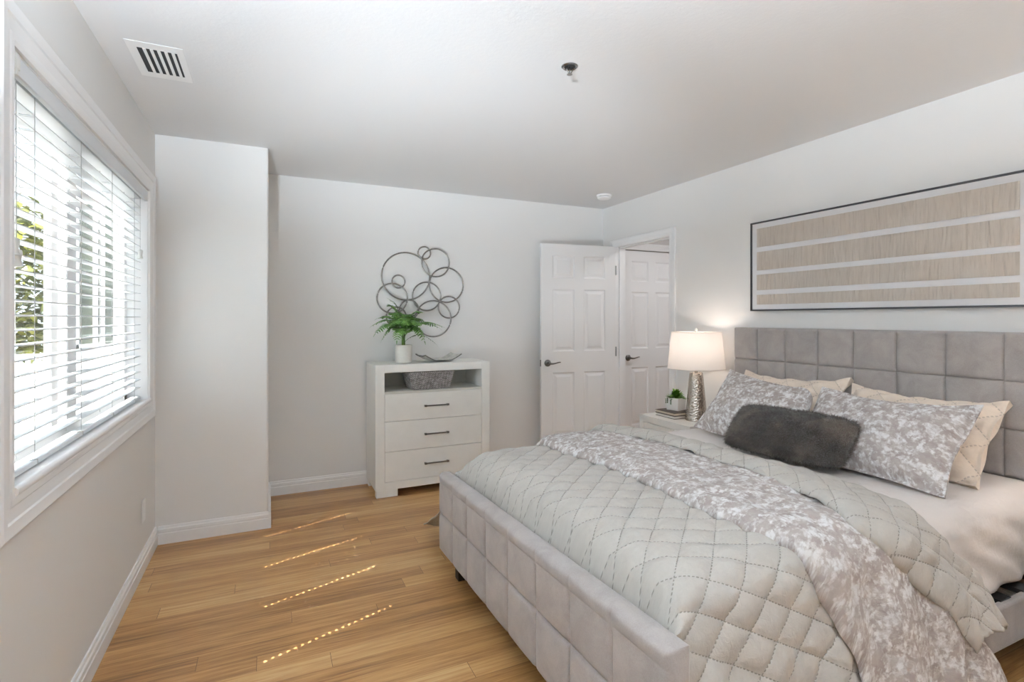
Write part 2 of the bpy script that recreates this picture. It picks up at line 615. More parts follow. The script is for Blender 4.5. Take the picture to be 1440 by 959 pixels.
# ------------------------------------------------------------------ room shell
H = 2.44
XL, XR, YC, XC, YB, YR = -0.611, 3.041, 3.72, 0.0, 4.378, -2.60
WT = 0.15                                  # outer wall thickness
WY0, WY1, WZ0, WZ1 = 1.788, 3.512, 0.885, 2.058   # window opening
DY0, DY1, DZ = 3.405, 4.175, 2.035         # bedroom doorway in the right wall
XH = 4.25                                  # hallway far side
RWT = 0.12                                 # right wall thickness
YHALL = 4.33                               # hall end wall (with hall door) face
HDX0, HDX1 = 3.255, 4.00                   # hall door

floor_mb = MB().box(XL - WT, XH + 0.15, YR - WT, YB + 0.15, -0.12, 0.0)
struct('floor', floor_mb, M['floor'], smooth=False)
struct('ceiling', MB().box(XL - WT, XH + 0.15, YR - WT, YB + 0.15, H, H + 0.14), M['ceiling'], smooth=False)

w = MB()
w.box(XL - WT, XL, YR, WY0, 0, H); w.box(XL - WT, XL, WY1, YB + 0.15, 0, H)
w.box(XL - WT, XL, WY0, WY1, 0, WZ0); w.box(XL - WT, XL, WY0, WY1, WZ1, H)
struct('wall_left', w, M['wall'], smooth=False)
struct('wall_column', MB().box(XL - 0.03, XC, YC, YB + 0.03, -0.03, H + 0.03), M['wall'], bevel=0.012, segs=3)
struct('wall_back', MB().box(XL, XR + RWT, YB, YB + 0.15, 0, H), M['wall'], smooth=False)
w = MB()
w.box(XR, XR + RWT, YR, DY0 - 0.018, 0, H); w.box(XR, XR + RWT, DY1 + 0.018, YB, 0, H); w.box(XR, XR + RWT, DY0 - 0.018, DY1 + 0.018, DZ + 0.018, H)
struct('wall_right', w, M['wall'], smooth=False)
struct('wall_rear', MB().box(XL - WT, XH + 0.15, YR - WT, YR, 0, H), M['wall'], smooth=False)
w = MB()
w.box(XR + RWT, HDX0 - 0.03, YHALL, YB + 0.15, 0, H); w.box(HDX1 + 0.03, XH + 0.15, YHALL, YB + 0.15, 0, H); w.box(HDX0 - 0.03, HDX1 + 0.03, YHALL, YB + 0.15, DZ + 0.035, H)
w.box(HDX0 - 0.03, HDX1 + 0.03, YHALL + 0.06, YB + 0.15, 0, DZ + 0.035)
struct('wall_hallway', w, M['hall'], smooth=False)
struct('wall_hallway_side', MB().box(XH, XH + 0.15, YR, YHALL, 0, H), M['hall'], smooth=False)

# baseboards: stepped profile (distance from wall, height)
BB = [(0.0, 0.0), (0.016, 0.0), (0.016, 0.062), (0.0125, 0.066), (0.0125, 0.070), (0.0145, 0.073), (0.0145, 0.088), (0.009, 0.094), (0.009, 0.098), (0.007, 0.106), (0.0, 0.106)]


def run(name, p0, p1, nrm, m='trim'):
    p0 = Vector(p0); p1 = Vector(p1); nrm = Vector(nrm)
    mb = MB()
    n = len(BB)
    vs_ = [p + nrm * d + Vector((0, 0, z)) for p in (p0, p1) for d, z in BB]
    fs = [tuple(range(n)), tuple(range(2 * n - 1, n - 1, -1))] + [(i, (i + 1) % n, n + (i + 1) % n, n + i) for i in range(n)]
    mb.add(vs_, fs)
    return struct(name, mb, M[m], smooth=False)

run('baseboard_left', (XL, YR, 0), (XL, YC, 0), (1, 0, 0))
run('baseboard_column', (XL + 0.016, YC, 0), (XC + 0.0, YC, 0), (0, -1, 0))
run('baseboard_column_side', (XC, YC - 0.016, 0), (XC, YB, 0), (1, 0, 0))
run('baseboard_back', (XC, YB, 0), (XR, YB, 0), (0, -1, 0))
run('baseboard_right', (XR, YR, 0), (XR, DY0 - 0.07, 0), (-1, 0, 0))


def sweep_frame(mb, mapf, a0, a1, b0, b1, prof, door=False):
    """mitred moulding round the rectangle; prof = [(offset outward, protrusion)] closed polygon"""
    n = len(prof)
    rings = []
    corners = [(a0, b0, -1, 0 if door else -1), (a0, b1, -1, 1), (a1, b1, 1, 1), (a1, b0, 1, 0 if door else -1)]
    for (a, b, sa, sb) in corners:
        rings.append([mapf(a + sa * o, b + sb * o, p) for o, p in prof])
    vs_ = [q for r in rings for q in r]
    fs = []
    for k in range(3 if door else 4):
        l = (k + 1) % 4
        for i in range(n):
            j = (i + 1) % n
            fs.append((k * n + i, k * n + j, l * n + j, l * n + i))
    if door:
        fs.append(tuple(range(n))); fs.append(tuple(range(4 * n - 1, 3 * n - 1, -1)))
    mb.add(vs_, fs)
    return mb

CASING = [(0.0, 0.0), (0.0, 0.010), (0.010, 0.014), (0.022, 0.014), (0.026, 0.011), (0.052, 0.015), (0.056, 0.019), (0.082, 0.022), (0.088, 0.018), (0.088, 0.0)]
CASING = [(o_ * 1.16, p_) for o_, p_ in CASING]
DCASE = [(-0.004, 0.0), (-0.004, 0.010), (0.008, 0.014), (0.03, 0.013), (0.05, 0.018), (0.062, 0.018), (0.066, 0.014), (0.066, 0.0)]

# window_1: casing, jamb liner, vinyl frame with a meeting stile, panes, sill bead
mapL = lambda a, b, p: (XL + p, a, b)
win = struct('window_1', sweep_frame(MB(), mapL, WY0, WY1, WZ0, WZ1, CASING), M['trim'], smooth=False)
mb = MB()
jd = 0.15
mb.box(XL - jd, XL, WY0 - 0.002, WY0 + 0.008, WZ0, WZ1); mb.box(XL - jd, XL, WY1 - 0.008, WY1 + 0.002, WZ0, WZ1)
mb.box(XL - jd, XL, WY0, WY1, WZ1 - 0.008, WZ1 + 0.002); mb.box(XL - jd, XL, WY0, WY1, WZ0 - 0.002, WZ0 + 0.008)
struct('jamb_liner', mb, M['trim'], parent=win, smooth=False)
mb = MB().tube([(XL + 0.006, WY0 + 0.002, WZ0 + 0.004), (XL + 0.006, WY1 - 0.002, WZ0 + 0.004)], 0.013, 12)
struct('sill_bead', mb, M['trim'], parent=win)
mb = MB()
fx0, fx1 = XL - 0.145, XL - 0.095
a0, a1, b0, b1 = WY0 + 0.008, WY1 - 0.008, WZ0 + 0.008, WZ1 - 0.008
mb.box(fx0, fx1, a0, a0 + 0.05, b0, b1); mb.box(fx0, fx1, a1 - 0.05, a1, b0, b1)
mb.box(fx0, fx1, a0, a1, b0, b0 + 0.05); mb.box(fx0, fx1, a0, a1, b1 - 0.05, b1)
struct('sash_frame', mb, M['trim'], parent=win, smooth=False, bevel=0.003)
mb = MB().box(fx0 + 0.004, fx1 - 0.022, 2.478, 2.545, b0 + 0.05, b1 - 0.05).box(fx0 + 0.026, fx1 + 0.003, 2.56, 2.66, b0 + 0.05, b1 - 0.05)
struct('meeting_stile', mb, M['trim'], parent=win, smooth=False, bevel=0.003)
for (ya, yb, xx) in ((a0 + 0.05, 2.478, fx0 + 0.014), (2.66, a1 - 0.05, fx0 + 0.036)):
    struct('glass_pane', MB().box(xx, xx + 0.004, ya, yb, b0 + 0.05, b1 - 0.05), M['glass'], parent=win, smooth=False)

# bedroom doorway trim
mapD = lambda a, b, p: (XR - p, a, b)
mb = sweep_frame(MB(), mapD, DY0, DY1, 0, DZ, DCASE, door=True)
mb.box(XR - 0.001, XR + RWT + 0.001, DY0 - 0.018, DY0, 0, DZ); mb.box(XR - 0.001, XR + RWT + 0.001, DY1, DY1 + 0.018, 0, DZ)
mb.box(XR - 0.001, XR + RWT + 0.001, DY0 - 0.018, DY1 + 0.018, DZ, DZ + 0.018)
mb.box(XR + 0.045, XR + 0.08, DY0, DY0 + 0.012, 0, DZ); mb.box(XR + 0.045, XR + 0.08, DY1 - 0.012, DY1, 0, DZ); mb.box(XR + 0.045, XR + 0.08, DY0, DY1, DZ - 0.012, DZ)
struct('trim_1', mb, M['trim'], smooth=False)
mapH = lambda a, b, p: (a, YHALL - p, b)
mb = sweep_frame(MB(), mapH, HDX0 - 0.012, HDX1 + 0.012, 0, DZ + 0.015, DCASE, door=True)
struct('trim_2', mb, M['trim'], smooth=False)


# six-panel door in local space: x 0..w, y 0 (front) .. t, z 0..h
def panel_door_mesh(wd, hd, t):
    st, mid = 0.110, 0.095
    pw = (wd - 2 * st - mid) / 2
    cols = [(st, st + pw), (st + pw + mid, wd - st)]
    rows = [(0.245, 0.835), (1.03, 1.61), (1.715, 1.925)]
    xs = sorted({0, wd, *[q for c in cols for q in c]})
    zs = sorted({0, hd, *[q for r in rows for q in r]})
    mb = MB()
    for side in (0, 1):
        yf = 0.0 if side == 0 else t
        sg = 1 if side == 0 else -1
        for i in range(len(xs) - 1):
            for j in range(len(zs) - 1):
                x0, x1, z0, z1 = xs[i], xs[i + 1], zs[j], zs[j + 1]
                if (x0, x1) in cols and (z0, z1) in rows:
                    rings = []
                    for (ins, dep) in ((0, 0), (0.010, 0.0085), (0.022, 0.0085), (0.045, 0.0015)):
                        y = yf + sg * dep
                        rings.append([(x0 + ins, y, z0 + ins), (x1 - ins, y, z0 + ins), (x1 - ins, y, z1 - ins), (x0 + ins, y, z1 - ins)])
                    vs_ = [q for r in rings for q in r]
                    fs = []
                    for k in range(3):
                        for e in range(4):
                            g = (e + 1) % 4
                            fs.append((k * 4 + e, k * 4 + g, (k + 1) * 4 + g, (k + 1) * 4 + e))
                    fs.append((12, 13, 14, 15))
                    mb.add(vs_, fs)
                else:
                    mb.add([(x0, yf, z0), (x1, yf, z0), (x1, yf, z1), (x0, yf, z1)], [(0, 1, 2, 3)])
    mb.add([(0, 0, 0), (wd, 0, 0), (wd, t, 0), (0, t, 0), (0, 0, hd), (wd, 0, hd), (wd, t, hd), (0, t, hd)],
           [(0, 1, 2, 3), (4, 5, 6, 7), (0, 3, 7, 4), (1, 2, 6, 5)])
    return mb


def weld(o):
    import bmesh
    bm = bmesh.new(); bm.from_mesh(o.data)
    bmesh.ops.remove_doubles(bm, verts=bm.verts, dist=1e-5)
    bmesh.ops.recalc_face_normals(bm, faces=bm.faces)
    bm.to_mesh(o.data); bm.free()


def lever(parent, x, z, sgn=1, yface=0.0, out=-1):
    mb = MB()
    c = Vector((x, yface, z))
    # rosette
    n = 24
    prof = [(0.032, 0.0), (0.032, 0.006), (0.026, 0.012), (0.014, 0.015), (0.011, 0.045)]
    vs_ = []
    for r, d in prof:
        for k in range(n):
            a = 2 * PI * k / n
            vs_.append((c.x + r * math.cos(a), c.y + out * d, c.z + r * math.sin(a)))
    fs = []
    for i in range(len(prof) - 1):
        for k in range(n):
            l = (k + 1) % n
            fs.append((i * n + k, i * n + l, (i + 1) * n + l, (i + 1) * n + k))
    fs.append(tuple((len(prof) - 1) * n + k for k in range(n)))
    mb.add(vs_, fs)
    pts = [c + Vector((sgn * q, out * (0.045 + 0.006 * math.sin(q * 25)), -0.005 * math.sin(q / 0.11 * PI * 1.6) + 0.004 * (q / 0.11))) for q in [i * 0.115 / 10 - 0.004 for i in range(11)]]
    mb.tube(pts, [0.010, 0.0095, 0.0085, 0.0075, 0.0065, 0.006, 0.0056, 0.0054, 0.0052, 0.005, 0.004], 10)
    o = link_mesh('door_handle', mb, M['steel'], parent=parent, world=False)
    return o

# door_1: bedroom door, hinged at the far jamb and swung open against the back wall
hinge = Vector((XR - 0.004, 4.166, 0.008))
free = Vector((2.265, 4.262, 0.008))
dv = (free - hinge)
dw, dh, dt = 0.765, 2.03, 0.035
# local +x runs from the free edge to the hinge; local -y faces the room
d1 = link_mesh('door_1', panel_door_mesh(dw, dh, dt), M['door'], world=False, smooth=False)
weld(d1)
ang = math.atan2(-dv.y, -dv.x)
d1.location = hinge - Vector((math.cos(ang), math.sin(ang), 0)) * dw
d1.rotation_euler = (0, 0, ang)
d1['kind'] = 'structure'
lever(d1, 0.062, 0.925, 1, 0.0, -1)
lever(d1, 0.062, 0.925, 1, dt, 1)
mb = MB().box(-0.0015, 0.001, 0.006, 0.029, 0.895, 0.955)
link_mesh('latch_plate', mb, M['steel'], parent=d1, world=False, smooth=False)
for hz in (0.25, 1.02, 1.80):
    mb = MB().tube([(dw + 0.004, -0.003, hz - 0.045), (dw + 0.004, -0.003, hz + 0.045)], 0.006, 10).box(dw - 0.001, dw + 0.001, 0.0, 0.03, hz - 0.045, hz + 0.045)
    link_mesh('hinge', mb, M['chrome'], parent=d1, world=False)

# door_2: closed door in the hall
d2 = link_mesh('door_2', panel_door_mesh(HDX1 - HDX0, 2.03, 0.035), M['door'], world=False, smooth=False)
weld(d2)
d2.location = (HDX0, YHALL + 0.012, 0.008)
d2['kind'] = 'structure'
lever(d2, 0.065, 0.937, 1, 0.0, -1)

# ------------------------------------------------------------------ window blind
SX0, SX1 = XL - 0.072, XL - 0.029
LADY = [2.040, 2.472, 2.905, 3.337]
SY0, SY1 = 1.803, 3.492
blind = thing('window_blind', 'white horizontal slat blind filling the window on the left wall', 'blind', ((SX0 + SX1) / 2, (SY0 + SY1) / 2, WZ0 + 0.02))


def slat_mesh(z, t=0.003):
    ys = [SY0]
    for y in LADY:
        ys += [y - 0.0068, y + 0.0068]
    ys.append(SY1)
    xm = (SX0 + SX1) / 2
    xs = [SX0, xm - 0.014, xm + 0.012, SX1]
    mb = MB()
    crown = {0: 0.0, 1: 0.0016, 2: 0.0016, 3: 0.0}
    idx = {}
    vs_ = []
    for side in (0, 1):
        for i, x in enumerate(xs):
            for j, y in enumerate(ys):
                idx[(side, i, j)] = len(vs_)
                vs_.append((x, y, z + crown[i] + side * t))
    fs = []
    for i in range(3):
        for j in range(len(ys) - 1):
            if i == 1 and j % 2 == 1:
                a = [(i, j), (i + 1, j), (i + 1, j + 1), (i, j + 1)]
                for k in range(4):
                    p, q = a[k], a[(k + 1) % 4]
                    fs.append((idx[(0, *p)], idx[(0, *q)], idx[(1, *q)], idx[(1, *p)]))
                continue
            fs.append((idx[(0, i, j)], idx[(0, i, j + 1)], idx[(0, i + 1, j + 1)], idx[(0, i + 1, j)]))
            fs.append((idx[(1, i, j)], idx[(1, i + 1, j)], idx[(1, i + 1, j + 1)], idx[(1, i, j + 1)]))
    for j in range(len(ys) - 1):
        for i in (0, 3):
            fs.append((idx[(0, i, j)], idx[(0, i, j + 1)], idx[(1, i, j + 1)], idx[(1, i, j)]))
    for i in range(3):
        for j in (0, len(ys) - 1):
            fs.append((idx[(0, i, j)], idx[(0, i + 1, j)], idx[(1, i + 1, j)], idx[(1, i, j)]))
    mb.add(vs_, fs)
    return mb

PITCH = 0.0431
zs = [1.3510 + PITCH * k for k in range(-9, 15)]
first = link_mesh('slat', slat_mesh(zs[0]), M['blind'], parent=blind, smooth=False)
for z in zs[1:]:
    c = first.copy(); COL.objects.link(c); c.parent = blind
    c.location = (0, 0, z - zs[0])
mb = MB().box(SX0, SX1, SY0, SY1, 0.899, 0.916)
link_mesh('bottom_rail', mb, M['blind'], parent=blind, smooth=False, bevel=0.004)
mb = MB().box(XL - 0.095, XL - 0.03, WY0 + 0.012, WY1 - 0.012, 2.005, WZ1 - 0.010)
link_mesh('head_rail', mb, M['blind'], parent=blind, smooth=False, bevel=0.002)
mb = MB().box(XL - 0.014, XL + 0.002, WY0 + 0.010, WY1 - 0.010, 1.996, WZ1 - 0.009)
link_mesh('valance', mb, M['blind'], parent=blind, smooth=False, bevel=0.004)
for y in LADY:
    mb = MB()
    for x in (SX0 - 0.001, SX1 + 0.001):
        mb.tube([(x, y, 0.925), (x, y, 2.01)], 0.0011, 6)
    for z in zs:
        mb.tube([(SX0 - 0.001, y + 0.008, z - 0.001), (SX1 + 0.001, y + 0.008, z - 0.001)], 0.0006, 4)
    mb.tube([(SX1 - 0.012, y, 0.9175), (SX1 - 0.004, y + 0.006, 0.918), (SX1 + 0.002, y + 0.018, 0.916), (SX1 + 0.002, y + 0.020, 0.903)], 0.0013, 6)
    link_mesh('ladder_cord', mb, M['cord'], parent=blind)


def tassel_prof(mb, c, h=0.05, r=0.013):
    mb.lathe([(0.004, 0), (r * 0.9, -0.004), (r, -h * 0.25), (r * 0.75, -h * 0.6), (r * 1.1, -h * 0.98), (r * 0.6, -h)], c, 14)
    return mb

for (y, zt, n) in ((1.880, 1.568, 2), (3.44, 1.72, 1)):
    mb = MB()
    xx = XL - 0.022
    for k in range(n):
        mb.tube([(xx, y + k * 0.012, 2.0), (xx, y + k * 0.016, zt - k * 0.03)], 0.0010, 6)
    pc = link_mesh('pull_cord', mb, M['cord'], parent=blind)
    for k in range(n):
        link_mesh('tassel', tassel_prof(MB(), (xx, y + k * 0.016, zt - k * 0.030)), M['tassel'], parent=pc)
mb = MB().box(XL + 0.002, XL + 0.010, WY0 + 0.012, WY0 + 0.040, 2.005, 2.046)
mb.box(XL - 0.012, XL + 0.009, WY0 + 0.014, WY0 + 0.030, 1.988, 2.008)
link_mesh('valance_clip', mb, M['tassel'], parent=blind, smooth=False, bevel=0.003)

# ------------------------------------------------------------------ ceiling fittings and outlet
va = thing('ceiling_vent', 'white metal air vent with dark slots in the ceiling near the window', 'vent', (-0.415, 2.668, H))
vx0, vx1, vy0, vy1 = -0.515, -0.317, 2.50, 2.838
gx0, gx1, gy0, gy1 = vx0 + 0.032, vx1 - 0.026, vy0 + 0.052, vy1 - 0.052
link_mesh('duct', MB().box(gx0 - 0.004, gx1 + 0.004, gy0 - 0.004, gy1 + 0.004, H - 0.0008, H - 0.0002), M['darkduct'], parent=va, smooth=False)
mb = MB()
mb.box(vx0, gx0, vy0, vy1, H - 0.0012, H - 0.0001); mb.box(gx1, vx1, vy0, vy1, H - 0.0012, H - 0.0001)
mb.box(gx0, gx1, vy0, gy0, H - 0.0012, H - 0.0001); mb.box(gx0, gx1, gy1, vy1, H - 0.0012, H - 0.0001)
link_mesh('vent_frame', mb, M['plate'], parent=va, smooth=False)
for k in range(5):
    xk = gx0 + (gx1 - gx0) * (k + 0.78) / 5.6
    mb = MB().box(xk, xk + 0.012, gy0 + 0.0, gy1 - 0.014 * 0, H - 0.0022, H - 0.0013)
    link_mesh('louver', mb, M['plate'], parent=va, smooth=False)

sp = thing('sprinkler', 'small chrome fire sprinkler head recessed in the middle of the ceiling', 'sprinkler', (1.186, 1.958, H))
c = (1.186, 1.958, H)
link_mesh('escutcheon', MB().lathe([(0.024, -0.0005), (0.036, -0.0005), (0.036, -0.003), (0.030, -0.007), (0.024, -0.004)], c, 32, False, False), M['chrome'], parent=sp)
link_mesh('recess', MB().lathe([(0.0245, -0.001), (0.0245, -0.0025)], c, 24), M['black'], parent=sp)
mb = MB()
for s in (-1, 1):
    mb.tube([(c[0] + s * 0.012, c[1], H - 0.003), (c[0] + s * 0.014, c[1], H - 0.018), (c[0] + s * 0.004, c[1], H - 0.034)], 0.0025, 8)
mb.tube([(c[0], c[1], H - 0.003), (c[0], c[1], H - 0.034)], 0.003, 8)
link_mesh('sprinkler_arm', mb, M['chrome'], parent=sp)
link_mesh('deflector', MB().lathe([(0.004, -0.033), (0.012, -0.035), (0.012, -0.037), (0.003, -0.0375)], c, 20), M['chrome'], parent=sp)

sd = thing('smoke_detector', 'round white smoke detector on the ceiling near the door corner', 'smoke detector', (2.70, 3.87, H))
c = (2.70, 3.87, H)
link_mesh('base', MB().lathe([(0.066, -0.0005), (0.066, -0.014), (0.060, -0.016)], c, 40), M['plate'], parent=sd)
link_mesh('cover', MB().lathe([(0.052, -0.018), (0.060, -0.021), (0.058, -0.030), (0.045, -0.038), (0.02, -0.041), (0.001, -0.0415)], c, 40), M['plate'], parent=sd)
link_mesh('sensor_slots', MB().lathe([(0.050, -0.015), (0.050, -0.020)], c, 32), M['darkduct'], parent=sd)

ou = thing('wall_outlet', 'white outlet cover plate low on the left wall below the window', 'outlet', (XL, 3.388, 0.255))
link_mesh('cover_plate', MB().box(XL + 0.0003, XL + 0.006, 3.353, 3.423, 0.255, 0.372), M['plate'], parent=ou, smooth=False, bevel=0.002)
for zz in (0.283, 0.344):
    mb = MB().box(XL + 0.006, XL + 0.0075, 3.372, 3.404, zz - 0.014, zz + 0.014)
    link_mesh('receptacle', mb, M['plate'], parent=ou, smooth=False, bevel=0.003)

# ------------------------------------------------------------------ bed
bed = thing('bed_frame', 'large grey upholstered bed frame with square tufted headboard and footboard', 'bed', (1.93, 1.81, 0))


def tuft_lines(lo, hi, seams, step):
    s = set()
    n = max(2, int((hi - lo) / step))
    for i in range(n + 1): s.add(round(lo + (hi - lo) * i / n, 5))
    for q in seams:
        for d in (-0.022, -0.013, -0.007, -0.0035, 0.0, 0.0035, 0.007, 0.013, 0.022):
            if lo < q + d < hi: s.add(round(q + d, 5))
    r = sorted(s); o = [r[0]]
    for q in r[1:]:
        if q - o[-1] > 0.0015: o.append(q)
    return o


def tufted_panel(ya, yb, z0, z1, xfront, thick, ys, zsm, zlim, xoff, rad=0.022, ztop=None):
    """front faces -x; a grid with grooves along the seams and rounded outer edges; xoff(y) shears the face"""
    Y = tuft_lines(ya, yb, ys + [ya + 0.02, yb - 0.02], 0.03)
    Z = tuft_lines(z0, z1, zsm + ([zlim] if zlim < z1 else []) + [z0 + 0.02, z1 - 0.02], 0.03)
    mb = MB()
    def groove(y, z):
        g = 0.0
        if z < zlim:
            fade = min(1.0, (zlim - z) / 0.03)
            for q in ys:
                g = max(g, math.exp(-abs(y - q) / 0.0055) * fade)
        for q in zsm:
            g = max(g, math.exp(-abs(z - q) / 0.0055))
        return g
    def puff(y, z):
        def cell(v, seams, lo, hi):
            b = [lo] + [s for s in seams] + [hi]
            b = sorted(b)
            for i in range(len(b) - 1):
                if b[i] <= v <= b[i + 1]:
                    u = (v - b[i]) / (b[i + 1] - b[i])
                    return max(0.0, math.sin(PI * u)) ** 0.5
            return 0
        return 0.007 * cell(y, ys, ya, yb) * cell(z, zsm + ([zlim] if zlim < z1 else []), z0, z1)
    def ed(d):
        d = max(0.0, min(rad, d))
        return rad - math.sqrt(max(0, rad * rad - (rad - d) ** 2))
    zt = ztop or (lambda y: 0.0)
    def zmap(y, z):
        return z + zt(y) * (z - z0) / (z1 - z0)
    fv = []
    for y in Y:
        for z in Z:
            e = max(ed(y - ya), ed(yb - y), ed(z - z0), ed(z1 - z))
            x = xfront + xoff(y) + e - puff(y, z) * (1 - e / rad) + 0.012 * groove(y, z) * (1 - e / rad)
            fv.append((x, y, zmap(y, z)))
    nz = len(Z)
    fs = [(i * nz + j, i * nz + j + 1, (i + 1) * nz + j + 1, (i + 1) * nz + j) for i in range(len(Y) - 1) for j in range(nz - 1)]
    # boundary loop and back
    loop = [i * nz for i in range(len(Y))] + [(len(Y) - 1) * nz + j for j in range(1, nz)] + [i * nz + nz - 1 for i in range(len(Y) - 2, -1, -1)] + [j for j in range(nz - 2, 0, -1)]
    b = len(fv)
    m = len(loop)
    xb = lambda y: xfront + thick + xoff(y)
    for inset, dx in ((0.0, -0.012), (0.004, -0.003), (0.014, 0.0)):
        for i in loop:
            x, y, z = fv[i]
            yy = min(max(y, ya + inset), yb - inset)
            zz = min(max(z, zmap(y, z0 + inset)), zmap(y, z1 - inset))
            fv.append((xb(yy) + dx, yy, zz))
    ring = [loop] + [[b + k * m + i for i in range(m)] for k in range(3)]
    for k in range(3):
        for i in range(m):
            j = (i + 1) % m
            fs.append((ring[k][i], ring[k][j], ring[k + 1][j], ring[k + 1][i]))
    fs.append(tuple(ring[3]))
    mb.add(fv, fs)
    return mb

ys_h = [2.474, 2.268, 2.055, 1.843, 1.624, 1.407, 1.186]
hb = tufted_panel(0.95, 2.668, 0.16, 1.283, 2.945, 0.088, [0.972 + 0.0] * 0 + ys_h[::-1], [0.430, 0.645, 0.857, 1.068], 9.0, lambda y: 0.0, rad=0.02)
link_mesh('headboard', hb, M['velvet'], parent=bed, angle=60)
FBY0, FBY1 = 0.945, 2.655
fx = lambda y: 0.018 - 0.032 * (y - FBY0) / (FBY1 - FBY0)
fz = lambda y: 0.018 - 0.036 * (y - FBY0) / (FBY1 - FBY0)
ys_f = [2.447, 2.256, 2.04, 1.824, 1.602, 1.385, 1.171]
fb = tufted_panel(FBY0, FBY1, 0.135, 0.555, 0.825, 0.066, ys_f[::-1], [0.340], 0.505, fx, rad=0.02, ztop=fz)
link_mesh('footboard', fb, M['velvet'], parent=bed, angle=60)
for y0_, y1_ in ((0.985, 1.018), (2.602, 2.635)):
    mb = MB().box(0.885, 2.952, y0_, y1_, 0.125, 0.285)
    link_mesh('side_rail', mb, M['velvet'], parent=bed, bevel=0.01, segs=3)
for xx, yy in ((0.905, 2.565), (0.905, 1.035), (2.985, 2.60), (2.985, 1.01), (1.93, 1.81)):
    mb = MB()
    s = 0.026
    zt_ = 0.16 if xx < 0.95 or xx > 2.9 else 0.27
    mb.box(xx - s, xx + s, yy - s, yy + s, 0.001, zt_)
    link_mesh('leg', mb, M['leg'], parent=bed, smooth=False, bevel=0.003)
mb = MB()
for k in range(12):
    xk = 0.95 + k * 0.17
    mb.box(xk, xk + 0.075, 1.005, 2.605, 0.272, 0.290)
mb.box(0.90, 2.95, 1.79, 1.83, 0.245, 0.272)
link_mesh('slat_base', mb, M['black'], parent=bed, smooth=False)

# mattress with fitted sheet
ZT = 0.650
mt = thing('mattress', 'thick mattress in white fitted sheet lying on the grey bed frame', 'mattress', (1.92, 1.81, 0.291))
link_mesh('core', MB().box(0.96, 2.925, 1.08, 2.54, 0.300, 0.545), M['white_sheet'], parent=mt, bevel=0.03, segs=3)


def sheet_fn(sx, t):
    return None

YM0, YM1 = 1.035, 2.585


def rounded_profile(p, y0, y1, z0, z1, r):
    """closed-ish section from lower near edge, up, over the top and down the far edge; p in 0..1"""
    side = (z1 - z0 - r)
    top = (y1 - y0 - 2 * r)
    arc = r * PI / 2
    Ltot = 2 * side + 2 * arc + top
    s = p * Ltot
    if s < side: return (y0, z0 + s, -1, 0)
    s -= side
    if s < arc:
        a = s / r
        return (y0 + r - r * math.cos(a), z1 - r + r * math.sin(a), -math.cos(a), math.sin(a))
    s -= arc
    if s < top: return (y0 + r + s, z1, 0, 1)
    s -= top
    if s < arc:
        a = s / r
        return (y1 - r + r * math.sin(a), z1 - r + r * math.cos(a), math.sin(a), math.cos(a))
    s -= arc
    return (y1, z1 - r - s, 1, 0)


def sheet_grid(i, j):
    x = 0.965 + i * (2.935 - 0.965)
    y, z, ny, nz = rounded_profile(j, YM0, YM1, 0.312, ZT, 0.10)
    side = 1 - abs(nz)
    v = Vector((x, y, z))
    h = mnoise.noise(v * 4.0) * 0.006 + mnoise.noise(v * 11.0) * 0.0025
    if side > 0.5:
        # diagonal drag folds on the side of the mattress
        h += 0.008 * math.sin((x * 0.8 + z * 1.3) * 40 + 3 * mnoise.noise(v * 3)) * min(1, (ZT - z) / 0.2)
        z += 0.010 * math.sin(x * 5.0) * (1 if z < 0.40 else 0)
    q = max(0.0, (1.095 - x) / 0.13)
    z -= 0.12 * q ** 2.0 * max(0.0, nz)
    y -= (y - 1.81) * 0.03 * q ** 2
    return (x, y + ny * h, z + nz * h)

fs_ = link_mesh('fitted_sheet', MB().grid(sheet_grid, 100, 150), M['white_sheet'], parent=mt, angle=80)
sol = fs_.modifiers.new('thick', 'SOLIDIFY'); sol.thickness = 0.008; sol.offset = -1

# ---- draped bedding -------------------------------------------------
YCEN, HALF = 1.81, 0.775
RC = 0.10
FLATL = HALF - RC


def drape(t, off, flare):
    """arc length t across the bed (positive towards the near side): returns y, z and normal"""
    r = RC + off
    sg = 1 if t >= 0 else -1
    s = abs(t)
    arc = r * PI / 2
    if s < FLATL:
        return YCEN - t, ZT + off + 0.012 * (1 - (s / FLATL) ** 2), 0.0, 1.0
    if s < FLATL + arc:
        a = (s - FLATL) / r
        return YCEN - sg * (FLATL + r * math.sin(a)), ZT - RC + r * math.cos(a), -sg * math.sin(a), math.cos(a)
    d = s - FLATL - arc
    return YCEN - sg * (FLATL + r + flare(d)), ZT - RC - d, -sg * 1.0, 0.05


def pl(pts):
    def f(t):
        if t <= pts[0][0]: return pts[0][1]
        for (a, va_), (b, vb) in zip(pts, pts[1:]):
            if t <= b:
                u = (t - a) / (b - a)
                u = u * u * (3 - 2 * u) * 0.5 + u * 0.5
                return va_ + (vb - va_) * u
        return pts[-1][1]
    return f


def qrot(s, t):
    return s * math.cos(QTH) - t * math.sin(QTH), s * math.sin(QTH) + t * math.cos(QTH)


def qpuff(s, t, px, py):
    a = s / px + t / py; b = s / px - t / py
    return (abs(math.sin(PI * a)) * abs(math.sin(PI * b))) ** 0.42


def fold_noise(x, t, sc, amp, seed):
    return amp * mnoise.noise(Vector((x * sc, t * sc * 0.5, seed)))


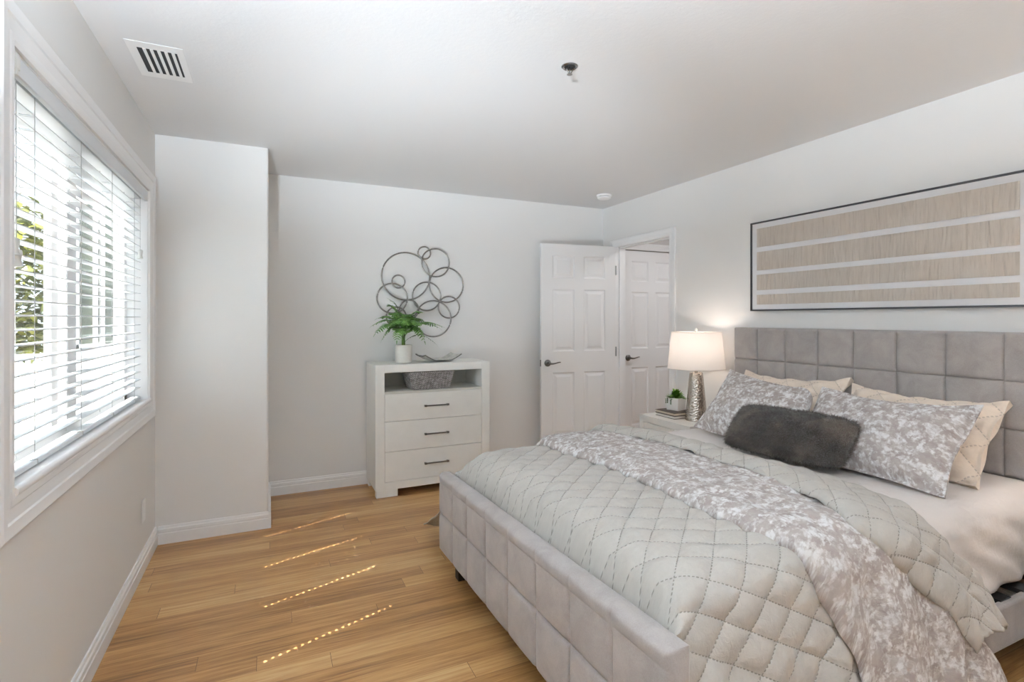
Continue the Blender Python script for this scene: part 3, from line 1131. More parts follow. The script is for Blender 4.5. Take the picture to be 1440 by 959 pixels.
def cloth(name, mat, xl, xr, t0, t1, nu, nt, base, thick, flare, quilt=0.0, wrinkle=0.004, hang=0.012, seed=0.0, solid=0.008, foot=False, hem=None):
    def pt(i, j):
        u = i
        te = t1 if hem is None else hem(u)
        t = t0 + (te - t0) * j
        x = xl(t) + (xr(t) - xl(t)) * u
        off = base(u, t) + thick(u, t)
        d = max(0.0, abs(t) - FLATL - 0.16)
        y, z, ny, nz = drape(t, off, lambda q: flare(q, x, t))
        h = wrinkle * (mnoise.noise(Vector((x * 9, t * 6, seed))) + 0.6 * mnoise.noise(Vector((x * 22, t * 14, seed + 5))))
        if d > 0:
            k = min(1.0, d / 0.25)
            h += k * hang * math.sin(x * 26 + 3.0 * mnoise.noise(Vector((x * 3, seed, 1.0)))) 
            h += k * hang * 0.6 * mnoise.noise(Vector((x * 14, d * 4, seed + 9)))
            h += k * 0.0055 * mnoise.noise(Vector((x * 48, d * 6, seed + 3)))
        if quilt:
            h += quilt * (qpuff(*qrot(x, t), QPX, QPY) - 0.5)
        dx = 0.0
        if foot and x < 1.06:
            q = (1.06 - x) / 0.16
            drop = 0.085 * q ** 2.0
            z -= drop * max(0.0, nz)
            z -= max(0.0, 0.04 - u) / 0.04 * 0.09 * max(0.0, nz)
            x = max(x, xl(t))
        return (x + dx, y + ny * h, z + nz * h)
    def uvf(i, j):
        te = t1 if hem is None else hem(i)
        t = t0 + (te - t0) * j
        q = (xl(t) + (xr(t) - xl(t)) * i, t)
        return qrot(*q) if quilt else q
    mb = MB().grid(pt, nu, nt, uvf)
    cx = sum(v[0] for v in mb.v) / len(mb.v); cy = sum(v[1] for v in mb.v) / len(mb.v); cz = min(v[2] for v in mb.v)
    o = link_mesh(name, mb, M[mat], origin=(cx, cy, cz), angle=80)
    s = o.modifiers.new('thick', 'SOLIDIFY'); s.thickness = solid; s.offset = -1
    return o


def clamp01(x): return max(0.0, min(1.0, x))

# coverlet over the foot half
def cov_flare(q, x, t):
    if t < 0:
        k = clamp01((1.35 - x) / 0.45)
        return 0.03 * q + k * (0.5 * q + 1.6 * q * q)
    return 0.20 * q + 0.02 * math.sin(x * 9) * q
cov = cloth('quilted_coverlet', 'quilt', lambda t: 0.897 + max(-0.012, min(0.016, fx(YCEN - t))), pl([(-2, 2.0), (0.9, 2.0), (1.2, 2.1)]), -1.335, 1.31, 130, 300,
            lambda u, t: 0.010, lambda u, t: 0.0, cov_flare, quilt=0.013, wrinkle=0.005, hang=0.010, seed=2.0, foot=True)
tag(cov, 'pale beige diamond quilted coverlet spread over the foot of the bed', 'quilt')

# floral duvet folded back in a band over the coverlet
DXL = pl([(-1.4, 1.36), (-0.9, 1.33), (-0.5, 1.335), (-0.1, 1.385), (0.48, 1.37), (0.63, 1.39), (0.77, 1.43), (0.87, 1.46), (0.95, 1.50), (1.08, 1.56), (1.23, 1.60), (1.45, 1.68)])
BXL = pl([(-1.4, 1.72), (-0.9, 1.68), (-0.7, 1.70), (-0.26, 1.785), (0.29, 1.79), (0.54, 1.745), (0.77, 1.67), (0.87, 1.74), (0.95, 1.83), (1.10, 1.99), (1.24, 2.08), (1.45, 2.15)])
BXR = pl([(-1.4, 2.05), (-0.78, 2.06), (-0.6, 2.12), (0.0, 2.11), (0.4, 2.16), (0.62, 2.12), (0.78, 2.085), (0.87, 2.17), (1.0, 2.305), (1.1, 2.375), (1.2, 2.42), (1.4, 2.46)])


def bulge(u, p=4.0, q=0.5):
    return max(0.0, 1 - abs(2 * u - 1) ** p) ** q

def duv_thick(u, t):
    w = 1.0 - 0.35 * clamp01((abs(t) - 1.0) / 0.3)
    return 0.048 * bulge(u, 5, 0.5) * w
duv = cloth('floral_duvet', 'floral', DXL, lambda t: BXL(t) + 0.16, -1.25, 1.36, 60, 260,
            lambda u, t: 0.012, duv_thick, lambda q, x, t: 0.24 * q, wrinkle=0.012, hang=0.014, seed=11.0)
tag(duv, 'greige and white floral duvet folded in a band across the bed', 'duvet')

def band_base(u, t):
    a = 0.052 * (1 - clamp01((u - 0.25) / 0.5)) + 0.006
    return a
def band_thick(u, t):
    return 0.030 * bulge(u, 6, 0.5)
bnd = cloth('quilted_blanket', 'quilt', BXL, BXR, -1.15, 1.22, 56, 260, band_base, band_thick, lambda q, x, t: 0.25 * q,
            quilt=0.010, wrinkle=0.007, hang=0.012, seed=21.0, hem=lambda u: 1.205 - 0.05 * u * u + 0.010 * math.sin(u * 9))
tag(bnd, 'beige quilted blanket folded back between the floral duvet and the pillows', 'blanket')

# ---- pillows ---------------------------------------------------------
def pillow(name, label, mat, wd, hd, th, ctr, ex, ey, flange=0.0, quilt=0.0, tilt=0.0, droop=0.0, seed=0.0, nu=64, nv=48, group=None, sag=0.0, pin=0.06, px=0.16, py=0.15, wr=0.018, rnd_=0.0):
    ex = Vector(ex).normalized(); ey = Vector(ey).normalized()
    ez = ex.cross(ey).normalized()
    ey = ez.cross(ex).normalized()
    fu = 1 - flange / (wd / 2); fv = 1 - flange / (hd / 2)
    verts, uvs, faces = [], [], []
    def surf(i, j, sgn):
        u = -1 + 2 * i / nu; v = -1 + 2 * j / nv
        # cluster samples toward the edges
        u = math.sin(u * PI / 2) * 0.5 + u * 0.5; v = math.sin(v * PI / 2) * 0.5 + v * 0.5
        x = wd / 2 * u * (1 - pin * math.cos(v * PI / 2)); y = hd / 2 * v * (1 - pin * 1.1 * math.cos(u * PI / 2))
        x *= 1 - rnd_ * abs(v) ** 5; y *= 1 - rnd_ * 1.3 * abs(u) ** 5
        uu = min(1.0, abs(u) / fu); vv = min(1.0, abs(v) / fv)
        k = max(0.0, (1 - uu ** 2.2)) ** 0.45 * max(0.0, (1 - vv ** 2.2)) ** 0.45
        z = sgn * (th / 2 * k + (0.003 if flange else 0.0))
        w = mnoise.noise(Vector((x * 7 + seed, y * 7, sgn * 0.3))) + 0.5 * mnoise.noise(Vector((x * 16 + seed, y * 16, sgn)))
        z += sgn * wr * w * min(1, k * 1.6)
        z += wr * 0.9 * mnoise.noise(Vector((x * 6 + seed + 9, y * 6, 0))) * (1 - min(1, k * 2))   # wavy rim
        if quilt: z += sgn * quilt * (qpuff(x, y, px, py) ** 1.7) * (0.55 + 0.45 * min(1, k * 2))
        # lower half fuller (weight), top sags
        y += tilt * u
        y -= sag * (1 - u * u) * (0.5 + 0.5 * v)
        if droop:
            q = clamp01((u - 0.55) / 0.45) * clamp01((v + 0.1) / 1.1)
            y -= droop * q * q; z += droop * 0.5 * q * q
        return Vector((x, y, z)), (x, y)
    idx = {}
    for sgn in (1, -1):
        for i in range(nu + 1):
            for j in range(nv + 1):
                edge = i in (0, nu) or j in (0, nv)
                if edge and not flange and sgn == -1:
                    idx[(sgn, i, j)] = idx[(1, i, j)]; continue
                p, q = surf(i, j, sgn)
                idx[(sgn, i, j)] = len(verts)
                verts.append(Vector(ctr) + ex * p.x + ey * p.y + ez * p.z); uvs.append((q[0] + seed * 0.37, q[1] + seed * 0.11) if not quilt else q)
    for i in range(nu):
        for j in range(nv):
            faces.append((idx[(1, i, j)], idx[(1, i + 1, j)], idx[(1, i + 1, j + 1)], idx[(1, i, j + 1)]))
            faces.append((idx[(-1, i, j)], idx[(-1, i, j + 1)], idx[(-1, i + 1, j + 1)], idx[(-1, i + 1, j)]))
    if flange:
        loop = [(i, 0) for i in range(nu)] + [(nu, j) for j in range(nv)] + [(i, nv) for i in range(nu, 0, -1)] + [(0, j) for j in range(nv, 0, -1)]
        for a, b in zip(loop, loop[1:] + loop[:1]):
            faces.append((idx[(1, *a)], idx[(-1, *a)], idx[(-1, *b)], idx[(1, *b)]))
    mb = MB(); mb.add(verts, faces, uvs)
    o = link_mesh(name, mb, M[mat], origin=(ctr[0], ctr[1], min(v.z for v in verts)), angle=80)
    tag(o, label, 'pillow', group)
    return o

pillow('quilted_sham_pillow', 'cream quilted pillow behind the floral pillow farthest from the table lamp', 'sham', 0.66, 0.425, 0.13, (2.735, 1.458, 0.820), (0.0, -1, 0.0), (0.27, 0, 0.33), flange=0.02, quilt=0.030, seed=1.0, sag=0.02)
pillow('quilted_sham_pillow', 'cream quilted pillow behind the floral pillow nearest the table lamp', 'sham', 0.68, 0.45, 0.12, (2.74, 2.150, 0.832), (0.0, -1, 0.0), (0.27, 0, 0.33), flange=0.02, quilt=0.030, seed=3.3, sag=0.03, tilt=0.012)
pillow('floral_pillow', 'large floral pillow leaning upright beside the fur cushion, farthest from the lamp', 'floral', 0.69, 0.44, 0.165, (2.497, 1.468, 0.822), (0.0, -1, 0.0), (0.30, 0, 0.335), flange=0.018, seed=5.0, sag=0.02)
pillow('floral_pillow', 'large floral pillow standing nearest the table lamp and nightstand', 'floral', 0.66, 0.455, 0.165, (2.500, 2.115, 0.828), (0.0, -1, 0.0), (0.30, 0.03, 0.335), flange=0.018, seed=8.0, sag=0.02, droop=0.10, tilt=-0.030)
pillow('fur_cushion', 'small oblong brown fur cushion in front of the floral pillows', 'fur', 0.585, 0.268, 0.15, (2.270, 1.735, 0.788), (0.15, -1, -0.0), (0.20, 0.02, 0.19), seed=12.0, pin=0.03, wr=0.012, rnd_=0.06)
fur_o = bpy.data.objects['fur_cushion']
ps = fur_o.modifiers.new('fur_pile', 'PARTICLE_SYSTEM').particle_system
st = ps.settings
st.type = 'HAIR'
st.count = 22000
st.hair_length = 0.013
st.emit_from = 'FACE'
st.use_advanced_hair = True
st.normal_factor = 0.0022
st.factor_random = 0.0022
st.tangent_factor = 0.0012
st.hair_step = 3
st.render_step = 3
st.root_radius = 0.0011 * 100
st.tip_radius = 0.0003 * 100
st.radius_scale = 0.01
st.material = 1

# ------------------------------------------------------------------ dresser
DX0, DX1, DYF, DYB_, DTOP = 0.722, 1.640, 3.965, 4.355, 0.995
dr = thing('dresser', 'cream white three drawer dresser with open shelf against the back wall', 'dresser', ((DX0 + DX1) / 2, (DYF + DYB_) / 2, 0))
SW = 0.068
mb = MB()
mb.box(DX0, DX0 + SW, DYF, DYB_, 0.055, DTOP); mb.box(DX1 - SW, DX1, DYF, DYB_, 0.055, DTOP)
mb.box(DX0 + SW, DX1 - SW, DYF, DYB_, 0.936, DTOP); mb.box(DX0 + SW, DX1 - SW, DYF, DYB_, 0.055, 0.112)
link_mesh('carcass', mb, M['dresser'], parent=dr, smooth=False, bevel=0.002)
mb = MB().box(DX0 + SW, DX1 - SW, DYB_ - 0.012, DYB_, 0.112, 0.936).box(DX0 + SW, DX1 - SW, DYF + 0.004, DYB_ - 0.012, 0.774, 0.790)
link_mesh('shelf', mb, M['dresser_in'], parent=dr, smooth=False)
for z0_, z1_ in ((0.5675, 0.772), (0.3405, 0.5645), (0.1145, 0.3375)):
    mb = MB().box(DX0 + SW + 0.002, DX1 - SW - 0.002, DYF + 0.002, DYF + 0.34, z0_, z1_)
    dw_ = link_mesh('drawer', mb, M['dresser'], parent=dr, smooth=False, bevel=0.0015)
    zc = (z0_ + z1_) / 2 + 0.002
    xc_ = (DX0 + DX1) / 2 + 0.008
    mb = MB().box(xc_ - 0.098, xc_ + 0.098, DYF - 0.030, DYF - 0.020, zc - 0.005, zc + 0.005)
    mb.box(xc_ - 0.094, xc_ - 0.083, DYF - 0.022, DYF + 0.002, zc - 0.0045, zc + 0.0045).box(xc_ + 0.083, xc_ + 0.094, DYF - 0.022, DYF + 0.002, zc - 0.0045, zc + 0.0045)
    mb.box(xc_ - 0.098, xc_ - 0.080, DYF - 0.032, DYF - 0.018, zc - 0.0075, zc + 0.0075).box(xc_ + 0.080, xc_ + 0.098, DYF - 0.032, DYF - 0.018, zc - 0.0075, zc + 0.0075)
    link_mesh('drawer_handle', mb, M['steel'], parent=dw_, smooth=False, bevel=0.0015)
for xa, xb in ((DX0 + 0.008, DX0 + 0.168), (DX1 - 0.168, DX1 - 0.008)):
    for ya, yb in ((DYF + 0.004, DYF + 0.06), (DYB_ - 0.06, DYB_ - 0.01)):
        link_mesh('foot', MB().box(xa, xb, ya, yb, 0.0005, 0.055), M['dresser'], parent=dr, smooth=False, bevel=0.0015)

# basket on the open shelf
bk = thing('wicker_basket', 'grey woven basket on the open shelf of the dresser', 'basket', (1.165, 4.12, 0.790))
def basket():
    mb = MB()
    x0, x1, y0, y1, zb, hh = 1.015, 1.310, 4.005, 4.235, 0.792, 0.132
    fl = 0.036
    nlev, npp = 18, 120
    def per(s, k):
        e = fl * k
        X0, X1, Y0, Y1 = x0 - e, x1 + e, y0 - e * 0.5, y1 + e * 0.5
        Lx, Ly = X1 - X0, Y1 - Y0
        T = 2 * (Lx + Ly); d = s * T
        if d < Lx: return (X0 + d, Y0, 0, -1)
        d -= Lx
        if d < Ly: return (X1, Y0 + d, 1, 0)
        d -= Ly
        if d < Lx: return (X1 - d, Y1, 0, 1)
        d -= Lx
        return (X0, Y1 - d, -1, 0)
    vs_, fs = [], []
    for a in range(nlev + 1):
        k = a / nlev
        for b in range(npp):
            x, y, nx, ny = per(b / npp, k)
            wv = 0.0032 * (1 if (a + b // 3) % 2 else -1)
            vs_.append((x + nx * wv, y + ny * wv, zb + hh * k))
    for a in range(nlev):
        for b in range(npp):
            c_ = (b + 1) % npp
            # hand hole in the left end
            x, y, nx, ny = per((b + 0.5) / npp, a / nlev)
            if nx == -1 and abs(y - (y0 + y1) / 2) < 0.032 and 12 <= a <= 15: continue
            if nx == 1 and abs(y - (y0 + y1) / 2) < 0.032 and 12 <= a <= 15: continue
            fs.append((a * npp + b, a * npp + c_, (a + 1) * npp + c_, (a + 1) * npp + b))
    fs.append(tuple(range(npp - 1, -1, -1)))
    mb.add(vs_, fs)
    return mb, per, zb, hh
mb, per, zb, hh = basket()
wv = link_mesh('woven_body', mb, M['basket'], parent=bk, smooth=False)
s_ = wv.modifiers.new('thick', 'SOLIDIFY'); s_.thickness = 0.005; s_.offset = -1
pts = [(per(b / 60, 1.0)[0], per(b / 60, 1.0)[1], zb + hh) for b in range(60)]
link_mesh('rim', MB().tube(pts, 0.006, 8, closed=True), M['basket'], parent=bk)

# ------------------------------------------------------------------ fern in vase
vc = Vector((0.968, 4.115, DTOP))
fern = thing('potted_fern', 'green fern in a cream cylinder vase on top of the dresser', 'plant', vc)
mb = MB().lathe([(0.060, 0.0008), (0.066, 0.004), (0.067, 0.02), (0.0665, 0.139), (0.0645, 0.142), (0.061, 0.139), (0.060, 0.115)], vc, 48, True, False)
link_mesh('vase', mb, M['ceramic'], parent=fern, angle=50)
link_mesh('soil', MB().lathe([(0.059, 0.110), (0.059, 0.114)], vc, 32), M['soil'], parent=fern)


def leaflet(mb, p, d, nrm, ln, wdt):
    d = d.normalized(); s = d.cross(nrm).normalized(); n2 = s.cross(d)
    prof = [(0.0, 0.15), (0.12, 0.75), (0.2, 0.5), (0.32, 1.0), (0.4, 0.55), (0.55, 0.85), (0.63, 0.42), (0.8, 0.5), (1.0, 0.0)]
    vs_ = []
    for q, h in prof:
        m = p + d * (ln * q) - n2 * (ln * 0.25 * q * q)
        vs_.append(m + s * (wdt * h) - n2 * (wdt * 0.15 * h)); vs_.append(m); vs_.append(m - s * (wdt * h) - n2 * (wdt * 0.15 * h))
    fs = []
    for i in range(len(prof) - 1):
        for k in (0, 1):
            fs.append((i * 3 + k, i * 3 + k + 1, (i + 1) * 3 + k + 1, (i + 1) * 3 + k))
    mb.add(vs_, fs)


def frond(az, reach, rise, droopv, mat, ln0=0.074, base=None):
    b0 = base if base is not None else vc + Vector((0, 0, 0.11))
    dirh = Vector((math.cos(az), math.sin(az), 0))
    pts = []
    n = 22
    for i in range(n + 1):
        q = i / n
        r = 1.22 * reach * (max(0.0, (q - 0.22) / 0.78) ** 1.15)
        z = rise * math.sin(min(1.0, q * 1.25) * PI / 2) - droopv * max(0, q - 0.45) ** 2 * 3.2
        wob = 0.006 * math.sin(q * 9 + az * 5)
        pts.append(b0 + dirh * (0.012 * (1 - q) + r) + Vector((-dirh.y, dirh.x, 0)) * wob + Vector((0, 0, z)))
    mb = MB()
    mb.tube(pts, [0.0022 * (1 - 0.75 * i / n) for i in range(n + 1)], 5)
    for i in range(8, n + 1):
        q = (i - 7) / (n - 7)
        d = (pts[min(i + 1, n)] - pts[i - 1]).normalized()
        side = d.cross(Vector((0, 0, 1)))
        if side.length < 0.1: side = Vector((-dirh.y, dirh.x, 0))
        side.normalize()
        nr = side.cross(d).normalized()
        ln = ln0 * (math.sin(PI * min(1, 0.25 + 0.75 * q)) ** 0.7 * 0.9 + 0.12)
        for sg in (-1, 1):
            leaflet(mb, pts[i], side * sg + d * 0.55 + nr * rnd.uniform(-0.15, 0.15), nr, ln * rnd.uniform(0.85, 1.1), ln * 0.17)
    leaflet(mb, pts[n], pts[n] - pts[n - 1], Vector((0, 0, 1)), 0.03, 0.005)
    return link_mesh('frond', mb, M[mat], parent=fern, angle=60)

mb = MB()
for k in range(6):
    a = k * PI / 3
    mb.tube([vc + Vector((0.010 * math.cos(a), 0.010 * math.sin(a), 0.112)), vc + Vector((0.006 * math.cos(a), 0.006 * math.sin(a), 0.17)), vc + Vector((0.013 * math.cos(a), 0.013 * math.sin(a), 0.225))], [0.0042, 0.0036, 0.0026], 6)
link_mesh('stem', mb, M['stem'], parent=fern)
right = Vector((math.cos(YAW), -math.sin(YAW), 0))
fr = [(3.05, 0.20, 0.25, 0.07), (2.7, 0.17, 0.27, 0.03), (3.5, 0.21, 0.22, 0.10), (0.0, 0.24, 0.23, 0.07), (-0.45, 0.26, 0.23, 0.06), (0.4, 0.17, 0.26, 0.05), (-0.9, 0.17, 0.20, 0.14),
      (4.0, 0.17, 0.25, 0.07), (4.6, 0.14, 0.27, 0.09), (5.2, 0.15, 0.25, 0.08), (2.0, 0.13, 0.29, 0.02), (1.2, 0.12, 0.28, 0.02), (3.3, 0.10, 0.33, -0.02), (-0.2, 0.12, 0.30, 0.01), (4.3, 0.20, 0.19, 0.12), (2.95, 0.14, 0.20, 0.14)]
for a, rc, rs, dp in fr:
    frond(a, rc, rs, dp, 'fern')
frond(3.15, 0.09, 0.36, -0.03, 'fern2', 0.035)
frond(-0.3, 0.21, 0.13, 0.10, 'fern2', 0.035)

# tray on dresser
tr = thing('tray', 'shallow rectangular stoneware tray with upturned corners on the dresser', 'tray', (1.263, 4.140, DTOP))
def tray():
    mb = MB()
    cx, cy, z0 = 1.263, 4.140, DTOP + 0.001
    W_, D_ = 0.160, 0.095
    def s(i, j):
        u = -1 + 2 * i; v = -1 + 2 * j
        x = W_ * u; y = D_ * v
        e = max(abs(u), abs(v))
        k = max(0.0, (abs(u) - 0.42) / 0.58)
        z = 0.044 * k ** 1.3 + 0.010 * max(0, (abs(v) - 0.4) / 0.6) ** 1.5
        a = 0.14
        return (cx + x * math.cos(a) - y * math.sin(a), cy + x * math.sin(a) + y * math.cos(a), z0 + 0.006 + z)
    mb.grid(s, 40, 24)
    return mb
o = link_mesh('dish', tray(), M['stoneware'], parent=tr, angle=80)
s_ = o.modifiers.new('thick', 'SOLIDIFY'); s_.thickness = 0.006; s_.offset = -1
g = tray().v
n0, n1 = 41, 25
loop = [g[i * n1] for i in range(n0)] + [g[(n0 - 1) * n1 + j] for j in range(1, n1)] + [g[i * n1 + n1 - 1] for i in range(n0 - 2, -1, -1)] + [g[j] for j in range(n1 - 2, 0, -1)]
link_mesh('rim', MB().tube([(p[0], p[1], p[2] - 0.002) for p in loop], 0.0036, 6, closed=True), M['rim'], parent=tr)

# ------------------------------------------------------------------ ring wall art
art = thing('wall_art', 'metal wall sculpture of overlapping rings above the dresser', 'wall art', (1.2, YB, 1.19))
F_, CY_ = 737.0, 448.0
S_, C_ = math.sin(YAW), math.cos(YAW)


def wall_pt(u, v, Y):
    a = (u - 720) / F_
    dx, dy, dz = S_ + a * C_, C_ - a * S_, (CY_ - v) / F_
    t = Y / dy
    return Vector((dx * t, Y, CAM_H + dz * t))

circles = [(485, 365, 176), (622, 190, 46), (706, 264, 104), (788, 430, 128), (428, 405, 47), (382, 530, 110), (640, 515, 105), (806, 597, 80), (690, 683, 133), (508, 613, 70), (412, 668, 72)]
for i, (px_, py_, r_) in enumerate(circles):
    yy = YB - 0.018 - 0.006 * (i % 3)
    c_ = wall_pt(480 + px_ / 5.329, 320 + py_ / 5.329, yy)
    D_ = c_.x * S_ + c_.y * C_
    rr = r_ / 5.329 * D_ / F_ * 1.01
    pts = [c_ + Vector((rr * math.cos(2 * PI * k / 64) * 1.02, 0, rr * math.sin(2 * PI * k / 64))) for k in range(64)]
    link_mesh('ring', MB().tube(pts, 0.0062, 8, closed=True), M['artmetal'], parent=art)
mb = MB()
for (px_, py_) in ((610, 235), (735, 560), (500, 545)):
    p = wall_pt(480 + px_ / 5.329, 320 + py_ / 5.329, YB)
    link_mesh('wall_pin', MB().tube([(p.x, YB - 0.02, p.z), (p.x, YB - 0.0005, p.z)], 0.004, 8), M['artmetal'], parent=art)

# ------------------------------------------------------------------ framed picture
PY0, PY1, PZ0, PZ1 = 1.105, 2.588, 1.396, 2.000
pic = thing('framed_picture', 'wide black framed picture of four beige gathered strips above the headboard', 'picture', (XR, (PY0 + PY1) / 2, PZ0))
mapP = lambda a, b, p: (XR - p, a, b)
FR = [(-0.010, 0.001), (-0.010, 0.018), (-0.009, 0.024), (0.0, 0.024), (0.0, 0.001)]
link_mesh('frame', sweep_frame(MB(), mapP, PY0, PY1, PZ0, PZ1, FR), M['frame'], parent=pic, smooth=False)
link_mesh('mat_board', MB().box(XR - 0.016, XR - 0.002, PY0 + 0.006, PY1 - 0.006, PZ0 + 0.006, PZ1 - 0.006), M['mat'], parent=pic, smooth=False)
for z0_, z1_ in ((1.439, 1.505), (1.537, 1.6415), (1.6715, 1.7965), (1.8285, 1.955)):
    def sf(i, j, z0_=z0_, z1_=z1_):
        y = 1.158 + (2.538 - 1.158) * i
        z = z0_ + (z1_ - z0_) * j
        lean = 0.012 * math.sin(i * 9 + z0_ * 7)
        h = 0.0022 * (1 + mnoise.noise(Vector(((y + lean * j) * 70, z * 5, z0_)))) + 0.0012 * (1 + mnoise.noise(Vector(((y + lean * j) * 160, z * 8, z0_ + 3))))
        e = 0.0008 * mnoise.noise(Vector((y * 60, 0, z0_ * 9)))
        return (XR - 0.0165 - h, y, z + e)
    link_mesh('paper_strip', MB().grid(sf, 420, 6), M['strip'], parent=pic, angle=80)

# ------------------------------------------------------------------ nightstand, lamp, books, pot
NX0, NX1, NY0, NY1, NZ = 2.592, 3.025, 2.715, 3.248, 0.610


def make_nightstand(dy, label):
    ns = thing('nightstand', label, 'nightstand', ((NX0 + NX1) / 2, (NY0 + NY1) / 2 + dy, 0), 'white nightstands beside the bed')
    mb = MB()
    mb.box(NX0, NX1, NY0 + dy, NY1 + dy, NZ - 0.05, NZ)
    mb.box(NX0, NX1, NY0 + dy, NY0 + dy + 0.045, 0.05, NZ - 0.05); mb.box(NX0, NX1, NY1 + dy - 0.045, NY1 + dy, 0.05, NZ - 0.05)
    mb.box(NX1 - 0.012, NX1, NY0 + dy + 0.045, NY1 + dy - 0.045, 0.05, NZ - 0.05); mb.box(NX0, NX1 - 0.012, NY0 + dy + 0.045, NY1 + dy - 0.045, 0.05, 0.09)
    link_mesh('carcass', mb, M['nightstand'], parent=ns, smooth=False, bevel=0.002)
    for z0_, z1_ in ((0.094, 0.322), (0.326, NZ - 0.053)):
        d_ = link_mesh('drawer', MB().box(NX0 + 0.003, NX1 - 0.06, NY0 + dy + 0.048, NY1 + dy - 0.048, z0_, z1_), M['nightstand'], parent=ns, smooth=False, bevel=0.002)
        zc = (z0_ + z1_) / 2; yc = (NY0 + NY1) / 2 + dy
        mb = MB().box(NX0 - 0.026, NX0 - 0.017, yc - 0.085, yc + 0.085, zc - 0.005, zc + 0.005)
        mb.box(NX0 - 0.02, NX0 + 0.003, yc - 0.08, yc - 0.07, zc - 0.004, zc + 0.004).box(NX0 - 0.02, NX0 + 0.003, yc + 0.07, yc + 0.08, zc - 0.004, zc + 0.004)
        link_mesh('drawer_handle', mb, M['steel'], parent=d_, smooth=False)
    for ya in (NY0 + dy + 0.005, NY1 + dy - 0.105):
        link_mesh('foot', MB().box(NX0 + 0.006, NX1 - 0.01, ya, ya + 0.10, 0.0005, 0.05), M['nightstand'], parent=ns, smooth=False)
    return ns

make_nightstand(0.0, 'white nightstand under the lamp between the bed and the hall door')
make_nightstand(-2.36, 'white nightstand on the near side of the bed')
for o in [q for q in bpy.data.objects if q.name.startswith('nightstand')]:
    if 'group' in o: del o['group']


def make_lamp(x, y, label, power=LAMP_POWER):
    lp = thing('table_lamp', label, 'lamp', (x, y, NZ))
    c = Vector((x, y, NZ))
    link_mesh('lamp_base', MB().lathe([(0.076, 0.0008), (0.0775, 0.003), (0.0765, 0.012), (0.047, 0.338), (0.045, 0.345), (0.040, 0.347)], c, 64), M['hammered'], parent=lp, angle=40)
    link_mesh('neck', MB().lathe([(0.012, 0.346), (0.012, 0.372), (0.018, 0.374), (0.018, 0.42), (0.012, 0.425)], c, 20), M['chrome'], parent=lp)
    zs0, zs1 = 0.376, 0.636
    sh = link_mesh('lamp_shade', MB().lathe([(0.199, zs0), (0.172, zs1)], c, 72, False, False), M['shade'], parent=lp, angle=60)
    for r, z in ((0.1995, zs0), (0.1725, zs1)):
        mb = MB()
        mb.tube([c + Vector((r * math.cos(2 * PI * k / 72), r * math.sin(2 * PI * k / 72), z)) for k in range(72)], 0.0025, 6, closed=True)
        link_mesh('shade_trim', mb, M['shade'], parent=lp)
    mb = MB()
    mb.tube([c + Vector((0.02, 0, 0.425)), c + Vector((0.055, 0, 0.50)), c + Vector((0.045, 0, 0.60)), c + Vector((0, 0, 0.642)), c + Vector((-0.045, 0, 0.60)), c + Vector((-0.055, 0, 0.50)), c + Vector((-0.02, 0, 0.425))], 0.0018, 6)
    for k in range(3):
        a = k * 2 * PI / 3 + 0.4
        mb.tube([c + Vector((0, 0, 0.628)), c + Vector((0.172 * math.cos(a), 0.172 * math.sin(a), 0.630))], 0.0016, 6)
    link_mesh('harp', mb, M['chrome'], parent=lp)
    link_mesh('finial', MB().lathe([(0.004, 0.640), (0.009, 0.646), (0.010, 0.656), (0.005, 0.664), (0.001, 0.667)], c, 16), M['ceramic'], parent=lp)
    link_mesh('bulb', MB().lathe([(0.012, 0.425), (0.014, 0.44), (0.028, 0.475), (0.031, 0.495), (0.024, 0.518), (0.008, 0.528)], c, 24), M['bulb'], parent=lp)
    d = bpy.data.lights.new('lamp_light', 'POINT')
    d.energy = power; d.color = (1.0, 0.86, 0.75); d.shadow_soft_size = 0.035
    lo = bpy.data.objects.new('lamp_light', d)
    COL.objects.link(lo); lo.parent = lp; lo.location = (0, 0, 0.545)
    return lp

make_lamp(2.805, 2.875, 'lit table lamp with hammered silver base and white shade on the nightstand')
make_lamp(2.805, 2.87 - 2.28, 'lit table lamp on the near side nightstand', LAMP_POWER * 2.6)

bx, by = 2.69, 2.93


def book(name, label, x0, x1, y0, y1, z0, z1, pages):
    bk_ = thing(name, label, 'book', ((x0 + x1) / 2, (y0 + y1) / 2, z0))
    cv = MB().box(x0, x1, y0, y1, z0, z0 + 0.003).box(x0, x1, y0, y1, z1 - 0.003, z1).box(x1 - 0.003, x1, y0, y1, z0 + 0.003, z1 - 0.003)
    link_mesh('cover', cv, M['cover'], parent=bk_, smooth=False)
    link_mesh('pages', MB().box(x0 + 0.004, x1 - 0.003, y0 + 0.004, y1 - 0.004, z0 + 0.003, z1 - 0.003), pages, parent=bk_, smooth=False)
    return bk_

book('closed_book', 'pale paged book at the bottom of the two on the nightstand', 2.676, 2.868, 2.955, 3.160, NZ + 0.0005, NZ + 0.0225, M['pagesw'])
book('closed_book', 'dark brown covered book under the small white plant pot', 2.676, 2.872, 2.955, 3.165, NZ + 0.023, NZ + 0.0445, M['pages'])

